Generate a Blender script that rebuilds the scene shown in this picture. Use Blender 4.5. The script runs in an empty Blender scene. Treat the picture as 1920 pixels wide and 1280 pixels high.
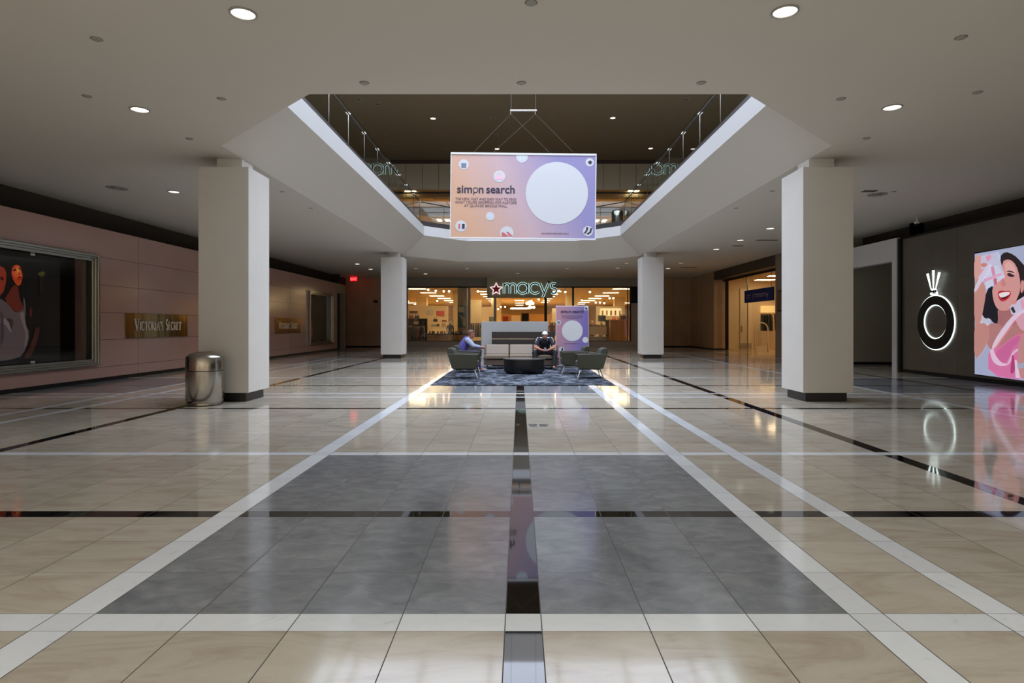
import bpy, bmesh, math, random
from mathutils import Vector, Matrix, Euler
random.seed(7)
S = bpy.context.scene
COL = S.collection
PI = math.pi

# ------------------------------------------------------------------ camera, world, exposure
cam_d = bpy.data.cameras.new('camera')
cam = bpy.data.objects.new('camera', cam_d)
COL.objects.link(cam)
cam.location = (0, 0, 1.4)
cam.rotation_euler = (PI / 2, 0, 0)
cam_d.sensor_width = 36.0
cam_d.lens = 1143.0 / 1920.0 * 36.0
cam_d.shift_x = -14.0 / 1920.0
cam_d.shift_y = -30.0 / 1920.0
cam_d.clip_end = 400
S.camera = cam
S.view_settings.view_transform = 'Standard'
S.view_settings.look = 'None'
S.view_settings.gamma = 1.0
S.view_settings.use_curve_mapping = False
S.view_settings.exposure = 0.40
try:
    S.cycles.use_denoising = True
    S.cycles.max_bounces = 10
    S.cycles.diffuse_bounces = 7
    S.cycles.glossy_bounces = 6
    S.cycles.transparent_max_bounces = 16
    S.cycles.sample_clamp_indirect = 6.0
    S.cycles.caustics_reflective = False
    S.cycles.caustics_refractive = False
except Exception:
    pass
W = bpy.data.worlds.new('world')
S.world = W
W.use_nodes = True
W.node_tree.nodes['Background'].inputs[0].default_value = (0.62, 0.74, 0.95, 1)
W.node_tree.nodes['Background'].inputs[1].default_value = 0.05
SKY_E = 4.5      # daylight coming through the rooflight glazing
SKY_E2 = 8.4     # rooflight of the next court, behind the photographer
WARM_E = 22.0     # shop ceiling panels

# ------------------------------------------------------------------ helpers
FPX = 1143.0
def PX(x, Y): return (x - 974.0) * Y / FPX
def PZ(y, Y): return 1.4 + (610.0 - y) * Y / FPX
def YX(x, X): return X * FPX / (x - 974.0)      # depth of a point on a side wall at X

def lin(c):
    c = c / 255.0
    return c / 12.92 if c <= 0.04045 else ((c + 0.055) / 1.055) ** 2.4
def rgb(r, g, b): return (lin(r), lin(g), lin(b), 1.0)

class MB:
    def __init__(s): s.v = []; s.f = []; s.m = []; s.c = []
    def add(s, vs, fs, mi=0, c=None):
        n = len(s.v); s.v += [tuple(p) for p in vs]
        for f in fs:
            s.f.append([n + i for i in f]); s.m.append(mi); s.c.append(c)
        return s
    def box(s, x0, x1, y0, y1, z0, z1, mi=0, c=None):
        vs = [(x, y, z) for z in (z0, z1) for y in (y0, y1) for x in (x0, x1)]
        return s.add(vs, [(0, 2, 3, 1), (4, 5, 7, 6), (0, 1, 5, 4), (2, 6, 7, 3), (0, 4, 6, 2), (1, 3, 7, 5)], mi, c)
    def quad(s, a, b, c_, d, mi=0, c=None): return s.add([a, b, c_, d], [(0, 1, 2, 3)], mi, c)
    def prism(s, poly, ax, a0, a1, mi=0, c=None):
        n = len(poly)
        def P(u, v, a): return {'x': (a, u, v), 'y': (u, a, v), 'z': (u, v, a)}[ax]
        vs = [P(u, v, a0) for u, v in poly] + [P(u, v, a1) for u, v in poly]
        fs = [list(range(n))[::-1], list(range(n, 2 * n))] + [(i, (i + 1) % n, n + (i + 1) % n, n + i) for i in range(n)]
        return s.add(vs, fs, mi, c)
    def ring(s, outer, inner, ax, a0, a1, mi=0):
        n = len(outer)
        def P(u, v, a): return {'x': (a, u, v), 'y': (u, a, v), 'z': (u, v, a)}[ax]
        vs = [P(*p, a0) for p in outer] + [P(*p, a0) for p in inner] + [P(*p, a1) for p in outer] + [P(*p, a1) for p in inner]
        fs = []
        for i in range(n):
            j = (i + 1) % n
            fs += [(i, j, n + j, n + i), (2 * n + i, 3 * n + i, 3 * n + j, 2 * n + j), (i, 2 * n + i, 2 * n + j, j), (n + i, n + j, 3 * n + j, 3 * n + i)]
        return s.add(vs, fs, mi)
    def tube(s, pts, r, n=8, mi=0, caps=True, c=None):
        pts = [Vector(p) for p in pts]; rs = r if isinstance(r, (list, tuple)) else [r] * len(pts)
        vs = []; prev = None
        for i, p in enumerate(pts):
            t = (pts[min(i + 1, len(pts) - 1)] - pts[max(i - 1, 0)]).normalized()
            if prev is None:
                a = Vector((0, 0, 1)) if abs(t.z) < 0.9 else Vector((1, 0, 0))
                u = t.cross(a).normalized()
            else:
                u = (prev - t * prev.dot(t)).normalized()
            prev = u; w = t.cross(u)
            vs += [p + (u * math.cos(2 * PI * k / n) + w * math.sin(2 * PI * k / n)) * rs[i] for k in range(n)]
        fs = []
        for i in range(len(pts) - 1):
            for k in range(n):
                k2 = (k + 1) % n
                fs.append((i * n + k, i * n + k2, (i + 1) * n + k2, (i + 1) * n + k))
        if caps:
            fs.append(list(range(n))[::-1]); fs.append([(len(pts) - 1) * n + k for k in range(n)])
        return s.add(vs, fs, mi, c)
    def lathe(s, prof, cx=0, cy=0, n=24, mi=0, sx=1.0, sy=1.0, c=None):
        vs = [(cx + r * sx * math.cos(2 * PI * k / n), cy + r * sy * math.sin(2 * PI * k / n), z) for r, z in prof for k in range(n)]
        fs = []
        for i in range(len(prof) - 1):
            for k in range(n):
                k2 = (k + 1) % n
                fs.append((i * n + k, i * n + k2, (i + 1) * n + k2, (i + 1) * n + k))
        if prof[0][0] > 1e-6: fs.append(list(range(n))[::-1])
        if prof[-1][0] > 1e-6: fs.append([(len(prof) - 1) * n + k for k in range(n)])
        return s.add(vs, fs, mi, c)
    def ball(s, cx, cy, cz, rx, ry=None, rz=None, n=12, mi=0, c=None):
        ry = ry or rx; rz = rz or rx
        m = max(6, n // 2 + 2)
        prof = [(max(1e-7, math.sin(PI * i / m)), -math.cos(PI * i / m)) for i in range(m + 1)]
        n0 = len(s.v); s.lathe(prof, 0, 0, n, mi, c=c)
        for i in range(n0, len(s.v)):
            x, y, z = s.v[i]; s.v[i] = (cx + x * rx, cy + y * ry, cz + z * rz)
        return s
    def build(s, name, mats, parent=None, world=True, smooth=False, bev=0, attr=False):
        M = Matrix.Identity(4)
        if parent is not None and world: M = MW[parent.name].inverted()
        me = bpy.data.meshes.new(name)
        me.from_pydata([tuple(M @ Vector(p)) for p in s.v], [], s.f)
        if not isinstance(mats, (list, tuple)): mats = [mats]
        for m in mats: me.materials.append(m)
        me.polygons.foreach_set('material_index', s.m)
        if attr:
            a = me.color_attributes.new('Col', 'FLOAT_COLOR', 'CORNER')
            buf = []
            for p, c in zip(me.polygons, s.c):
                c = c or (0.5, 0.5, 0.5, 1)
                for _ in p.loop_indices: buf += list(c)
            a.data.foreach_set('color', buf)
        me.validate(); me.update()
        bm = bmesh.new(); bm.from_mesh(me)
        bmesh.ops.remove_doubles(bm, verts=bm.verts, dist=1e-6) if smooth else None
        bmesh.ops.recalc_face_normals(bm, faces=bm.faces) if not attr else None
        bm.to_mesh(me); bm.free()
        if smooth:
            me.polygons.foreach_set('use_smooth', [True] * len(me.polygons))
            try: me.set_sharp_from_angle(angle=math.radians(38))
            except Exception: pass
        o = bpy.data.objects.new(name, me); COL.objects.link(o)
        if parent is not None:
            o.parent = parent; MW[o.name] = MW[parent.name].copy()
        else: MW[o.name] = Matrix.Identity(4)
        if bev:
            b = o.modifiers.new('edge', 'BEVEL'); b.width = bev; b.segments = 2; b.limit_method = 'ANGLE'; b.angle_limit = math.radians(40)
        return o
MW = {}
def tag(o, label, cat=None, group=None, kind=None):
    o['label'] = label
    if cat: o['category'] = cat
    if group: o['group'] = group
    if kind: o['kind'] = kind
    return o
def thing(name, label, cat, loc=(0, 0, 0), rz=0, group=None, kind=None):
    o = bpy.data.objects.new(name, None); COL.objects.link(o)
    o.location = loc; o.rotation_euler = (0, 0, rz); o.empty_display_size = 0.1
    MW[o.name] = Matrix.Translation(Vector(loc)) @ Matrix.Rotation(rz, 4, 'Z')
    return tag(o, label, cat, group, kind)
def dup(root, loc, rz=None, label=None, group=None, scale=None):
    def rec(o, par):
        c = o.copy(); COL.objects.link(c); c.parent = par
        for ch in list(o.children): rec(ch, c)
        return c
    c = rec(root, None); c.location = loc
    if rz is not None: c.rotation_euler = (0, 0, rz)
    if scale: c.scale = scale
    if label: c['label'] = label
    if group: c['group'] = group
    return c
ORD = ('first second third fourth fifth sixth seventh eighth ninth tenth eleventh twelfth thirteenth fourteenth fifteenth sixteenth seventeenth eighteenth nineteenth twentieth '
       'twenty-first twenty-second twenty-third twenty-fourth twenty-fifth twenty-sixth twenty-seventh twenty-eighth twenty-ninth thirtieth thirty-first thirty-second').split()
def relabel(objs, fmt):
    objs = sorted(objs, key=lambda o: o.location.x / o.location.y)
    for i, o in enumerate(objs): o['label'] = fmt % ORD[i]
def struct(name, mb, m, label, parent=None, **k):
    o = mb.build(name, m, parent, **k)
    if parent is None: tag(o, label, name.split('_')[0], kind='structure')
    return o

# ------------------------------------------------------------------ materials
def nodes(m):
    m.use_nodes = True
    nt = m.node_tree
    return nt, nt.nodes, nt.links, nt.nodes['Principled BSDF']
def mat(name, col, rough=0.5, metal=0.0, emit=None, es=0.0, spec=0.5, noise=0.0, nscale=8.0, bump=0.0, bscale=60.0, stretch=(1, 1, 1), coat=0.0):
    m = bpy.data.materials.new(name)
    nt, N, L, B = nodes(m)
    if len(col) == 3: col = rgb(*col)
    B.inputs['Base Color'].default_value = col
    B.inputs['Roughness'].default_value = rough
    B.inputs['Metallic'].default_value = metal
    B.inputs['Specular IOR Level'].default_value = spec
    B.inputs['Coat Weight'].default_value = coat
    if emit is not None:
        B.inputs['Emission Color'].default_value = rgb(*emit) if len(emit) == 3 else emit
        B.inputs['Emission Strength'].default_value = es
    if noise or bump:
        tc = N.new('ShaderNodeTexCoord'); mp = N.new('ShaderNodeMapping')
        mp.inputs['Scale'].default_value = stretch
        L.new(tc.outputs['Object'], mp.inputs['Vector'])
    if noise:
        nz = N.new('ShaderNodeTexNoise'); nz.inputs['Scale'].default_value = nscale; nz.inputs['Detail'].default_value = 5
        L.new(mp.outputs[0], nz.inputs['Vector'])
        mr = N.new('ShaderNodeMapRange'); mr.inputs['From Min'].default_value = 0.3; mr.inputs['From Max'].default_value = 0.7
        mr.inputs['To Min'].default_value = 1 - noise; mr.inputs['To Max'].default_value = 1 + noise
        L.new(nz.outputs['Fac'], mr.inputs['Value'])
        mx = N.new('ShaderNodeMix'); mx.data_type = 'RGBA'; mx.blend_type = 'MULTIPLY'; mx.inputs[0].default_value = 1
        mx.inputs[6].default_value = col; L.new(mr.outputs[0], mx.inputs[7]); L.new(mx.outputs[2], B.inputs['Base Color'])
    if bump:
        nb = N.new('ShaderNodeTexNoise'); nb.inputs['Scale'].default_value = bscale; nb.inputs['Detail'].default_value = 3
        L.new(mp.outputs[0], nb.inputs['Vector'])
        bp = N.new('ShaderNodeBump'); bp.inputs['Strength'].default_value = bump; bp.inputs['Distance'].default_value = 0.01
        L.new(nb.outputs['Fac'], bp.inputs['Height']); L.new(bp.outputs[0], B.inputs['Normal'])
    return m
def emis(name, col, st):
    m = bpy.data.materials.new(name); m.use_nodes = True
    N = m.node_tree.nodes; L = m.node_tree.links; N.clear()
    e = N.new('ShaderNodeEmission'); e.inputs[0].default_value = rgb(*col) if len(col) == 3 else col; e.inputs[1].default_value = st
    o = N.new('ShaderNodeOutputMaterial'); L.new(e.outputs[0], o.inputs[0])
    return m
def glass(name, tint, refl=1.0):
    m = bpy.data.materials.new(name); m.use_nodes = True
    N = m.node_tree.nodes; L = m.node_tree.links; N.clear()
    t = N.new('ShaderNodeBsdfTransparent'); t.inputs[0].default_value = tint
    g = N.new('ShaderNodeBsdfGlossy'); g.inputs['Roughness'].default_value = 0.0
    lw = N.new('ShaderNodeLayerWeight'); lw.inputs['Blend'].default_value = 0.5
    pw = N.new('ShaderNodeMath'); pw.operation = 'POWER'; pw.inputs[1].default_value = 5.0; L.new(lw.outputs['Facing'], pw.inputs[0])
    f = N.new('ShaderNodeMath'); f.operation = 'MULTIPLY_ADD'; f.inputs[1].default_value = 0.92; f.inputs[2].default_value = 0.07; L.new(pw.outputs[0], f.inputs[0])
    k = N.new('ShaderNodeMath'); k.operation = 'MULTIPLY'; k.inputs[1].default_value = refl; k.use_clamp = True
    x = N.new('ShaderNodeMixShader'); o = N.new('ShaderNodeOutputMaterial')
    L.new(f.outputs[0], k.inputs[0]); L.new(k.outputs[0], x.inputs[0]); L.new(t.outputs[0], x.inputs[1]); L.new(g.outputs[0], x.inputs[2]); L.new(x.outputs[0], o.inputs[0])
    return m
def attr_mat(name, es, rough=0.4):
    m = bpy.data.materials.new(name)
    nt, N, L, B = nodes(m)
    a = N.new('ShaderNodeAttribute'); a.attribute_name = 'Col'
    L.new(a.outputs['Color'], B.inputs['Base Color']); B.inputs['Roughness'].default_value = rough
    if es:
        L.new(a.outputs['Color'], B.inputs['Emission Color']); B.inputs['Emission Strength'].default_value = es
    return m
def tile_mat(name, base, dark, light, rough, kind):
    """stone tile: colour varies from tile to tile and veins run along X"""
    m = bpy.data.materials.new(name)
    nt, N, L, B = nodes(m)
    g = N.new('ShaderNodeNewGeometry')
    at = N.new('ShaderNodeAttribute'); at.attribute_name = 'tile'
    mp = N.new('ShaderNodeMapping'); mp.inputs['Scale'].default_value = {'beige': (0.8, 2.4, 1), 'grey': (2.5, 3.5, 1), 'white': (1.6, 1.6, 1)}[kind]
    off = N.new('ShaderNodeVectorMath'); off.operation = 'MULTIPLY_ADD'
    L.new(at.outputs['Fac'], off.inputs[0]); off.inputs[1].default_value = (37, 53, 11); L.new(g.outputs['Position'], off.inputs[2])
    L.new(off.outputs[0], mp.inputs['Vector'])
    nz = N.new('ShaderNodeTexNoise'); nz.inputs['Scale'].default_value = {'beige': 1.6, 'grey': 2.2, 'white': 3.0}[kind]
    nz.inputs['Detail'].default_value = 8; nz.inputs['Roughness'].default_value = 0.62; nz.inputs['Distortion'].default_value = {'beige': 1.6, 'grey': 0.6, 'white': 2.2}[kind]
    L.new(mp.outputs[0], nz.inputs['Vector'])
    cr = N.new('ShaderNodeValToRGB')
    e = cr.color_ramp.elements
    e[0].position = 0.30; e[0].color = dark; e[1].position = 0.72; e[1].color = light
    k = cr.color_ramp.elements.new(0.5); k.color = base
    if kind == 'white': e[0].position = 0.22; k.position = 0.38
    L.new(nz.outputs['Fac'], cr.inputs[0])
    mr = N.new('ShaderNodeMapRange'); mr.inputs['To Min'].default_value = 0.93; mr.inputs['To Max'].default_value = 1.07
    L.new(at.outputs['Fac'], mr.inputs['Value'])
    mx = N.new('ShaderNodeMix'); mx.data_type = 'RGBA'; mx.blend_type = 'MULTIPLY'; mx.inputs[0].default_value = 1
    L.new(cr.outputs[0], mx.inputs[6]); L.new(mr.outputs[0], mx.inputs[7]); L.new(mx.outputs[2], B.inputs['Base Color'])
    B.inputs['Roughness'].default_value = rough
    B.inputs['Specular IOR Level'].default_value = {'beige': 0.38, 'grey': 0.65, 'white': 0.5}[kind]
    # slight polish variation
    n2 = N.new('ShaderNodeTexNoise'); n2.inputs['Scale'].default_value = 3.0; n2.inputs['Detail'].default_value = 3
    L.new(off.outputs[0], n2.inputs['Vector'])
    r2 = N.new('ShaderNodeMapRange'); r2.inputs['To Min'].default_value = rough * 0.8; r2.inputs['To Max'].default_value = rough * 1.25
    L.new(n2.outputs['Fac'], r2.inputs['Value']); L.new(r2.outputs[0], B.inputs['Roughness'])
    return m

M = {}
M['paint'] = mat('white_ceiling_paint', (206, 200, 190), 0.75, spec=0.2)
M['colpaint'] = mat('white_column_paint', (206, 203, 196), 0.6, spec=0.3, noise=0.02, nscale=2)
M['plinth'] = mat('black_plinth', (26, 24, 23), 0.35)
M['band'] = mat('white_fascia_panel', (190, 190, 188), 0.45)
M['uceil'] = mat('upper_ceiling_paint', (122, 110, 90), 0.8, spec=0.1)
M['pinkwall'] = mat('pink_laminate', (170, 136, 126), 0.16, spec=0.55, noise=0.03, nscale=1.2)
M['joint'] = mat('panel_joint', (70, 52, 48), 0.6)
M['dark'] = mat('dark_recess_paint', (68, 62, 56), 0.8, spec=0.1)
M['black'] = mat('black_satin', (14, 13, 13), 0.5, spec=.25)
M['brown'] = mat('brown_stone_panel', (182, 152, 122), 0.42, noise=0.10, nscale=1.5, stretch=(1, 1, 0.5))
M['concrete'] = mat('charcoal_stone_panel', (90, 84, 74), 0.38, noise=0.12, nscale=1.6)
M['greywall'] = mat('grey_alcove_paint', (158, 153, 142), 0.7)
M['beigewall'] = mat('beige_wall_paint', (150, 136, 118), 0.6)
M['ufascia'] = mat('upper_grey_panel', (182, 172, 146), 0.6)
M['wire'] = mat('thin_wire', (120, 112, 100), 0.6)
M['fascia'] = mat('grey_fascia_panel', (152, 148, 136), 0.5)
M['sill'] = mat('grey_stone_sill', (176, 166, 154), 0.35, noise=0.06)
M['steel'] = mat('brushed_steel', (176, 172, 164), 0.2, 1.0, bump=0.25, bscale=9, stretch=(1, 1, 0.02))
M['chrome'] = mat('mirror_chrome', (200, 200, 196), 0.10, 1.0)
M['moulding'] = mat('mirror_moulding', (150, 152, 146), 0.16, 1.0, bump=0.06, bscale=3)
M['brass'] = mat('polished_brass', (132, 116, 78), 0.12, 1.0, bump=1.0, bscale=1.5, stretch=(1, 1, 0.01))
M['silver'] = mat('silver_lettering', (225, 222, 216), 0.35, 0.6)
M['partwhite'] = mat('partition_laminate', (158, 158, 156), .6)
M['glass'] = glass('shop_glass', (0.95, 0.97, 0.96, 1))
M['rglass'] = glass('green_tinted_glass', (0.80, 0.88, 0.82, 1), 1.3)
M['dglass'] = glass('dim_window_glass', (0.74, 0.75, 0.75, 1), .6)
M['lamp'] = emis('downlight_glow', (255, 246, 228), 2.2)
M['lampdim'] = emis('faint_downlight_glow', (255, 222, 180), 0.55)
M['off'] = mat('unlit_fitting', (70, 66, 60), 0.6)
M['trimring'] = mat('downlight_trim', (150, 148, 142), 0.5)
M['warm'] = emis('warm_shop_panel', (255, 230, 172), WARM_E)
M['warm2'] = emis('dim_warm_shop_panel', (255, 222, 170), WARM_E * .55)
M['warmspot'] = emis('warm_spot_glow', (255, 222, 166), 7.0)
M['halo'] = emis('cool_halo_light', (190, 228, 226), .8)
M['halow'] = emis('white_halo_light', (228, 246, 242), 2.0)
M['red'] = emis('red_exit_glow', (255, 20, 30), 1.6)
M['teal'] = mat('dark_teal_letter', (18, 44, 52), 0.4)
M['starred'] = mat('dark_red_star', (190, 18, 40), 0.4)
M['scol'] = mat('cream_store_paint', (232, 212, 176), 0.7)
M['sceil'] = mat('warm_store_ceiling', (228, 200, 148), 0.8)
M['sfloor'] = mat('warm_store_floor', (208, 184, 148), 0.14, noise=0.05)
M['wood'] = mat('light_maple_panel', (206, 160, 98), 0.4, noise=0.08, nscale=3, stretch=(6, 6, 0.6))
M['dwood'] = mat('dark_walnut_panel', (44, 36, 32), 0.5, noise=0.12, nscale=4, stretch=(0.4, 3, 6))
M['cream'] = mat('cream_laminate', (236, 222, 190), 0.45)
M['white'] = mat('white_laminate', (206, 206, 206), 0.45)
M['greenvinyl'] = mat('olive_grey_vinyl', (48, 49, 36), 0.42, bump=0.05, bscale=200)
M['greenseat'] = mat('slate_green_fabric', (64, 67, 62), 0.7)
M['taupe'] = mat('taupe_leather', (122, 108, 92), 0.42, bump=0.05, bscale=120)
M['taupe2'] = mat('dark_taupe_base', (92, 78, 66), 0.5)
M['blacktable'] = mat('black_lacquer', (12, 12, 12), 0.30)
M['tabletop'] = mat('dark_glossy_top', (70, 68, 66), 0.12)
M['skin'] = mat('skin_light', (196, 142, 118), 0.5)
M['skin2'] = mat('skin_ruddy', (176, 112, 92), 0.5)
M['navy'] = mat('navy_cotton', (22, 26, 38), 0.8)
M['whitecloth'] = mat('white_cotton', (224, 222, 222), 0.8)
M['blackcloth'] = mat('black_trousers', (18, 17, 19), 0.8)
M['purple'] = mat('purple_cotton', (82, 78, 148), 0.8)
M['greyblue'] = mat('grey_blue_cotton', (150, 160, 182), 0.8)
M['whitehair'] = mat('white_hair', (222, 218, 210), 0.8, bump=0.3, bscale=120)
M['brownhair'] = mat('grey_brown_hair', (108, 76, 62), 0.8, bump=0.3, bscale=120)
M['eye'] = mat('eye_dark', (20, 16, 14), 0.2)
M['shoe'] = mat('pale_trainer', (150, 148, 158), 0.6)
M['dshoe'] = mat('dark_trainer', (40, 40, 48), 0.6)
M['phone'] = mat('phone_black', (10, 10, 12), 0.15)
M['mesh'] = mat('wire_mesh', (30, 30, 30), 0.5)
M['bluesign'] = mat('navy_sign_panel', (14, 34, 104), 0.6, spec=.2)
M['signgrey'] = mat('sign_grey_lettering', (130, 126, 138), 0.5)
M['ink'] = mat('dark_ink', (38, 34, 62), 0.6)
M['ink2'] = mat('brown_violet_ink', (104, 78, 92), 0.6)
M['discwhite'] = mat('banner_white', (192, 194, 196), 0.6)
M['grout'] = mat('dark_grout', (52, 48, 43), 0.6)
M['blackstone'] = mat('polished_black_stone', (17, 14, 13), 0.03, spec=0.7)
M['beige'] = tile_mat('beige_marble', rgb(188, 181, 165), rgb(173, 160, 143), rgb(198, 192, 178), 0.075, 'beige')
M['grey'] = tile_mat('grey_slate_tile', rgb(126, 131, 136), rgb(110, 115, 120), rgb(146, 150, 153), 0.13, 'grey')
M['whitestone'] = tile_mat('white_marble', rgb(228, 234, 238), rgb(204, 209, 214), rgb(234, 239, 242), 0.08, 'white')
M['attrprint'] = attr_mat('printed_picture', 0.0)
M['attrscreen'] = attr_mat('screen_picture', 0.47, 0.3)
M['attrbox'] = attr_mat('dim_lightbox_picture', 0.30, 0.4)

def carpet_mat():
    m = bpy.data.materials.new('blue_grey_patterned_carpet')
    nt, N, L, B = nodes(m)
    g = N.new('ShaderNodeNewGeometry')
    mp = N.new('ShaderNodeMapping'); mp.inputs['Scale'].default_value = (2.0, 1.5, 1); L.new(g.outputs['Position'], mp.inputs[0])
    v = N.new('ShaderNodeTexVoronoi'); v.distance = 'CHEBYCHEV'; v.inputs['Scale'].default_value = 1.6; L.new(mp.outputs[0], v.inputs['Vector'])
    n = N.new('ShaderNodeTexNoise'); n.inputs['Scale'].default_value = 3.4; n.inputs['Detail'].default_value = 6; n.inputs['Roughness'].default_value = 0.7; L.new(mp.outputs[0], n.inputs['Vector'])
    a = N.new('ShaderNodeMath'); a.operation = 'ADD'; L.new(n.outputs['Fac'], a.inputs[0])
    b = N.new('ShaderNodeMath'); b.operation = 'MULTIPLY'; b.inputs[1].default_value = 0.35; L.new(v.outputs['Distance'], b.inputs[0]); L.new(b.outputs[0], a.inputs[1])
    cr = N.new('ShaderNodeValToRGB'); e = cr.color_ramp.elements
    e[0].position = 0.50; e[0].color = rgb(30, 33, 42); e[1].position = 0.80; e[1].color = rgb(118, 124, 134)
    k = e.new(0.64); k.color = rgb(58, 63, 73)
    L.new(a.outputs[0], cr.inputs[0]); L.new(cr.outputs[0], B.inputs['Base Color']); B.inputs['Roughness'].default_value = 0.95
    B.inputs['Specular IOR Level'].default_value = 0.1
    return m
M['carpet'] = carpet_mat()
def banner_mat(name, a, b, c, x0, x1, z0, z1, tilt, gl):
    m = bpy.data.materials.new(name)
    nt, N, L, B = nodes(m)
    tc = N.new('ShaderNodeTexCoord'); sp = N.new('ShaderNodeSeparateXYZ'); L.new(tc.outputs['Object'], sp.inputs[0])
    u = N.new('ShaderNodeMapRange'); u.inputs['From Min'].default_value = x0; u.inputs['From Max'].default_value = x1; L.new(sp.outputs[0], u.inputs['Value'])
    w = N.new('ShaderNodeMapRange'); w.inputs['From Min'].default_value = z0; w.inputs['From Max'].default_value = z1; w.inputs['To Min'].default_value = -tilt; w.inputs['To Max'].default_value = tilt; L.new(sp.outputs[2], w.inputs['Value'])
    ad = N.new('ShaderNodeMath'); ad.operation = 'ADD'; L.new(u.outputs[0], ad.inputs[0]); L.new(w.outputs[0], ad.inputs[1])
    cr = N.new('ShaderNodeValToRGB'); e = cr.color_ramp.elements
    e[0].position = 0.05; e[0].color = a; e[1].position = 0.85; e[1].color = c; k = e.new(0.45); k.color = b
    L.new(ad.outputs[0], cr.inputs[0]); L.new(cr.outputs[0], B.inputs['Base Color']); B.inputs['Roughness'].default_value = 0.6
    return m
# ------------------------------------------------------------------ setting: floor
CEIL = 4.51
def strips_x():
    T = 0.498
    out = []
    x = -0.0674; out.append(('B', x, x + 0.171)); x += 0.171
    for s in ['T'] * 3 + ['W'] + ['T'] + ['W'] + ['T'] * 3 + ['B'] + ['T'] * 7 + ['W'] + ['T'] * 4 + ['B'] + ['T'] * 8:
        w = T if s == 'T' else 0.17; out.append((s, x, x + w)); x += w
    x = -0.0674
    for s in ['T'] * 4 + ['W2'] + ['T'] * 7 + ['B'] + ['T'] * 3 + ['W'] + ['T'] + ['W'] + ['T'] * 3 + ['B'] + ['T'] * 4:
        w = T if s == 'T' else 0.19 if s == 'W2' else 0.155; out.append((s[0], x - w, x)); x -= w
    return sorted(out, key=lambda t: t[1])
def strips_y():
    T = 0.498; out = []; y = 4.457
    for s in (['B'] + ['T'] * 4 + ['W'] + ['T'] * 7 + ['B'] + ['T'] * 3 + ['W', 'T', 'W'] + ['T'] * 3) * 4:
        w = T if s == 'T' else 0.141
        if y + w > 40.0: break
        out.append((s, y, y + w)); y += w
    out.append(('T', y, 40.0))
    y = 4.457
    for s in ['T'] * 3 + ['W1'] + ['T'] + ['W'] + ['T'] * 3 + ['B'] + ['T'] * 7 + ['W'] + ['T'] * 4 + ['B'] + ['T'] * 3 + ['W'] + ['T'] + ['W'] + ['T'] * 14:
        w = T if s == 'T' else 0.17 if s == 'W1' else 0.141
        out.append((s[0], y - w, y)); y -= w
    return sorted(out, key=lambda t: t[1])
def build_floor():
    xs, ys = strips_x(), strips_y()
    gx, gy = 0.0026, 0.0015
    mb = MB(); tiles = []
    def greyx(a): return (-2.06 <= a < 1.59) or a > 7.75 or a < -8.19
    def greyy(b):
        q = (b - 2.963) % 9.667
        return q < 3.6
    xe = []
    for s, a, b in xs: xe += [(s, a + gx, b - gx), ('G', b - gx, b + gx)]
    ye = []
    for s, a, b in ys: ye += [(s, a + gy, b - gy), ('G', b - gy, b + gy)]
    for sy, y0, y1 in ye:
        for sx, x0, x1 in xe:
            if x0 < -11.5 or x1 > 14: continue
            if 'G' in (sx, sy): k = 4
            elif 'W' in (sx, sy): k = 2
            elif 'B' in (sx, sy): k = 3
            elif greyx(x0) and greyy(y0 + 0.01) : k = 1
            else: k = 0
            if k == 4 and (sx == 'B' and sy == 'G' or sy == 'B' and sx == 'G'): k = 4
            mb.quad((x0, y0, 0), (x1, y0, 0), (x1, y1, 0), (x0, y1, 0), k); tiles.append(random.random())
    o = mb.build('floor', [M['beige'], M['grey'], M['whitestone'], M['blackstone'], M['grout']])
    a = o.data.attributes.new('tile', 'FLOAT', 'FACE'); a.data.foreach_set('value', tiles)
    for p in o.data.polygons:
        if p.normal.z < 0: p.flip()
    tag(o, 'polished beige, grey, white and black stone tile floor', 'floor', kind='structure')
    return o
build_floor()

# ------------------------------------------------------------------ setting: ceilings and void
OA = [(-2.83, 8.2), (3.07, 8.2), (5.40, 10.55), (5.40, 27.3), (3.07, 29.65), (-2.83, 29.65), (-5.16, 27.3), (-5.16, 10.55)]
OB = [(-2.43, 9.16), (2.67, 9.16), (4.44, 10.95), (4.44, 26.8), (2.67, 28.6), (-2.43, 28.6), (-4.20, 26.8), (-4.20, 10.95)]
def sheet(rects_outer, hole, z):
    bm = bmesh.new()
    def loop(ps):
        vs = [bm.verts.new((x, y, z)) for x, y in ps]
        for i in range(len(vs)): bm.edges.new((vs[i], vs[(i + 1) % len(vs)]))
    loop(rects_outer); loop(hole)
    bmesh.ops.triangle_fill(bm, edges=list(bm.edges), use_beauty=True)
    mb = MB(); idx = {v: i for i, v in enumerate(bm.verts)}
    mb.add([v.co[:] for v in bm.verts], [[idx[v] for v in f.verts] for f in bm.faces])
    bm.free(); return mb
cm = sheet([(-11.4, -3), (12.25, -3), (12.25, 40.3), (-11.4, 40.3)], OA, CEIL)
struct('ceiling', cm, M['paint'], 'flat white lower ceiling around an eight sided opening')
soff = MB()
for i in range(8):
    j = (i + 1) % 8
    soff.quad((*OA[i], CEIL), (*OA[j], CEIL), (*OB[j], 5.36), (*OB[i], 5.36))
struct('ceiling_soffit', soff, M['paint'], 'sloping white soffit rising from lower ceiling to the upper floor edge')
band = MB()
for i in range(8):
    j = (i + 1) % 8
    band.quad((*OB[i], 5.36), (*OB[j], 5.36), (*OB[j], 5.78), (*OB[i], 5.78))
struct('trim_1', band, M['band'], 'bright white fascia band round the edge of the upper floor opening')
struct('floor_upper', sheet([(-15, -1), (15.5, -1), (15.5, 40), (-15, 40)], OB, 5.78), M['sill'], 'upper level floor around the opening')
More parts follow.
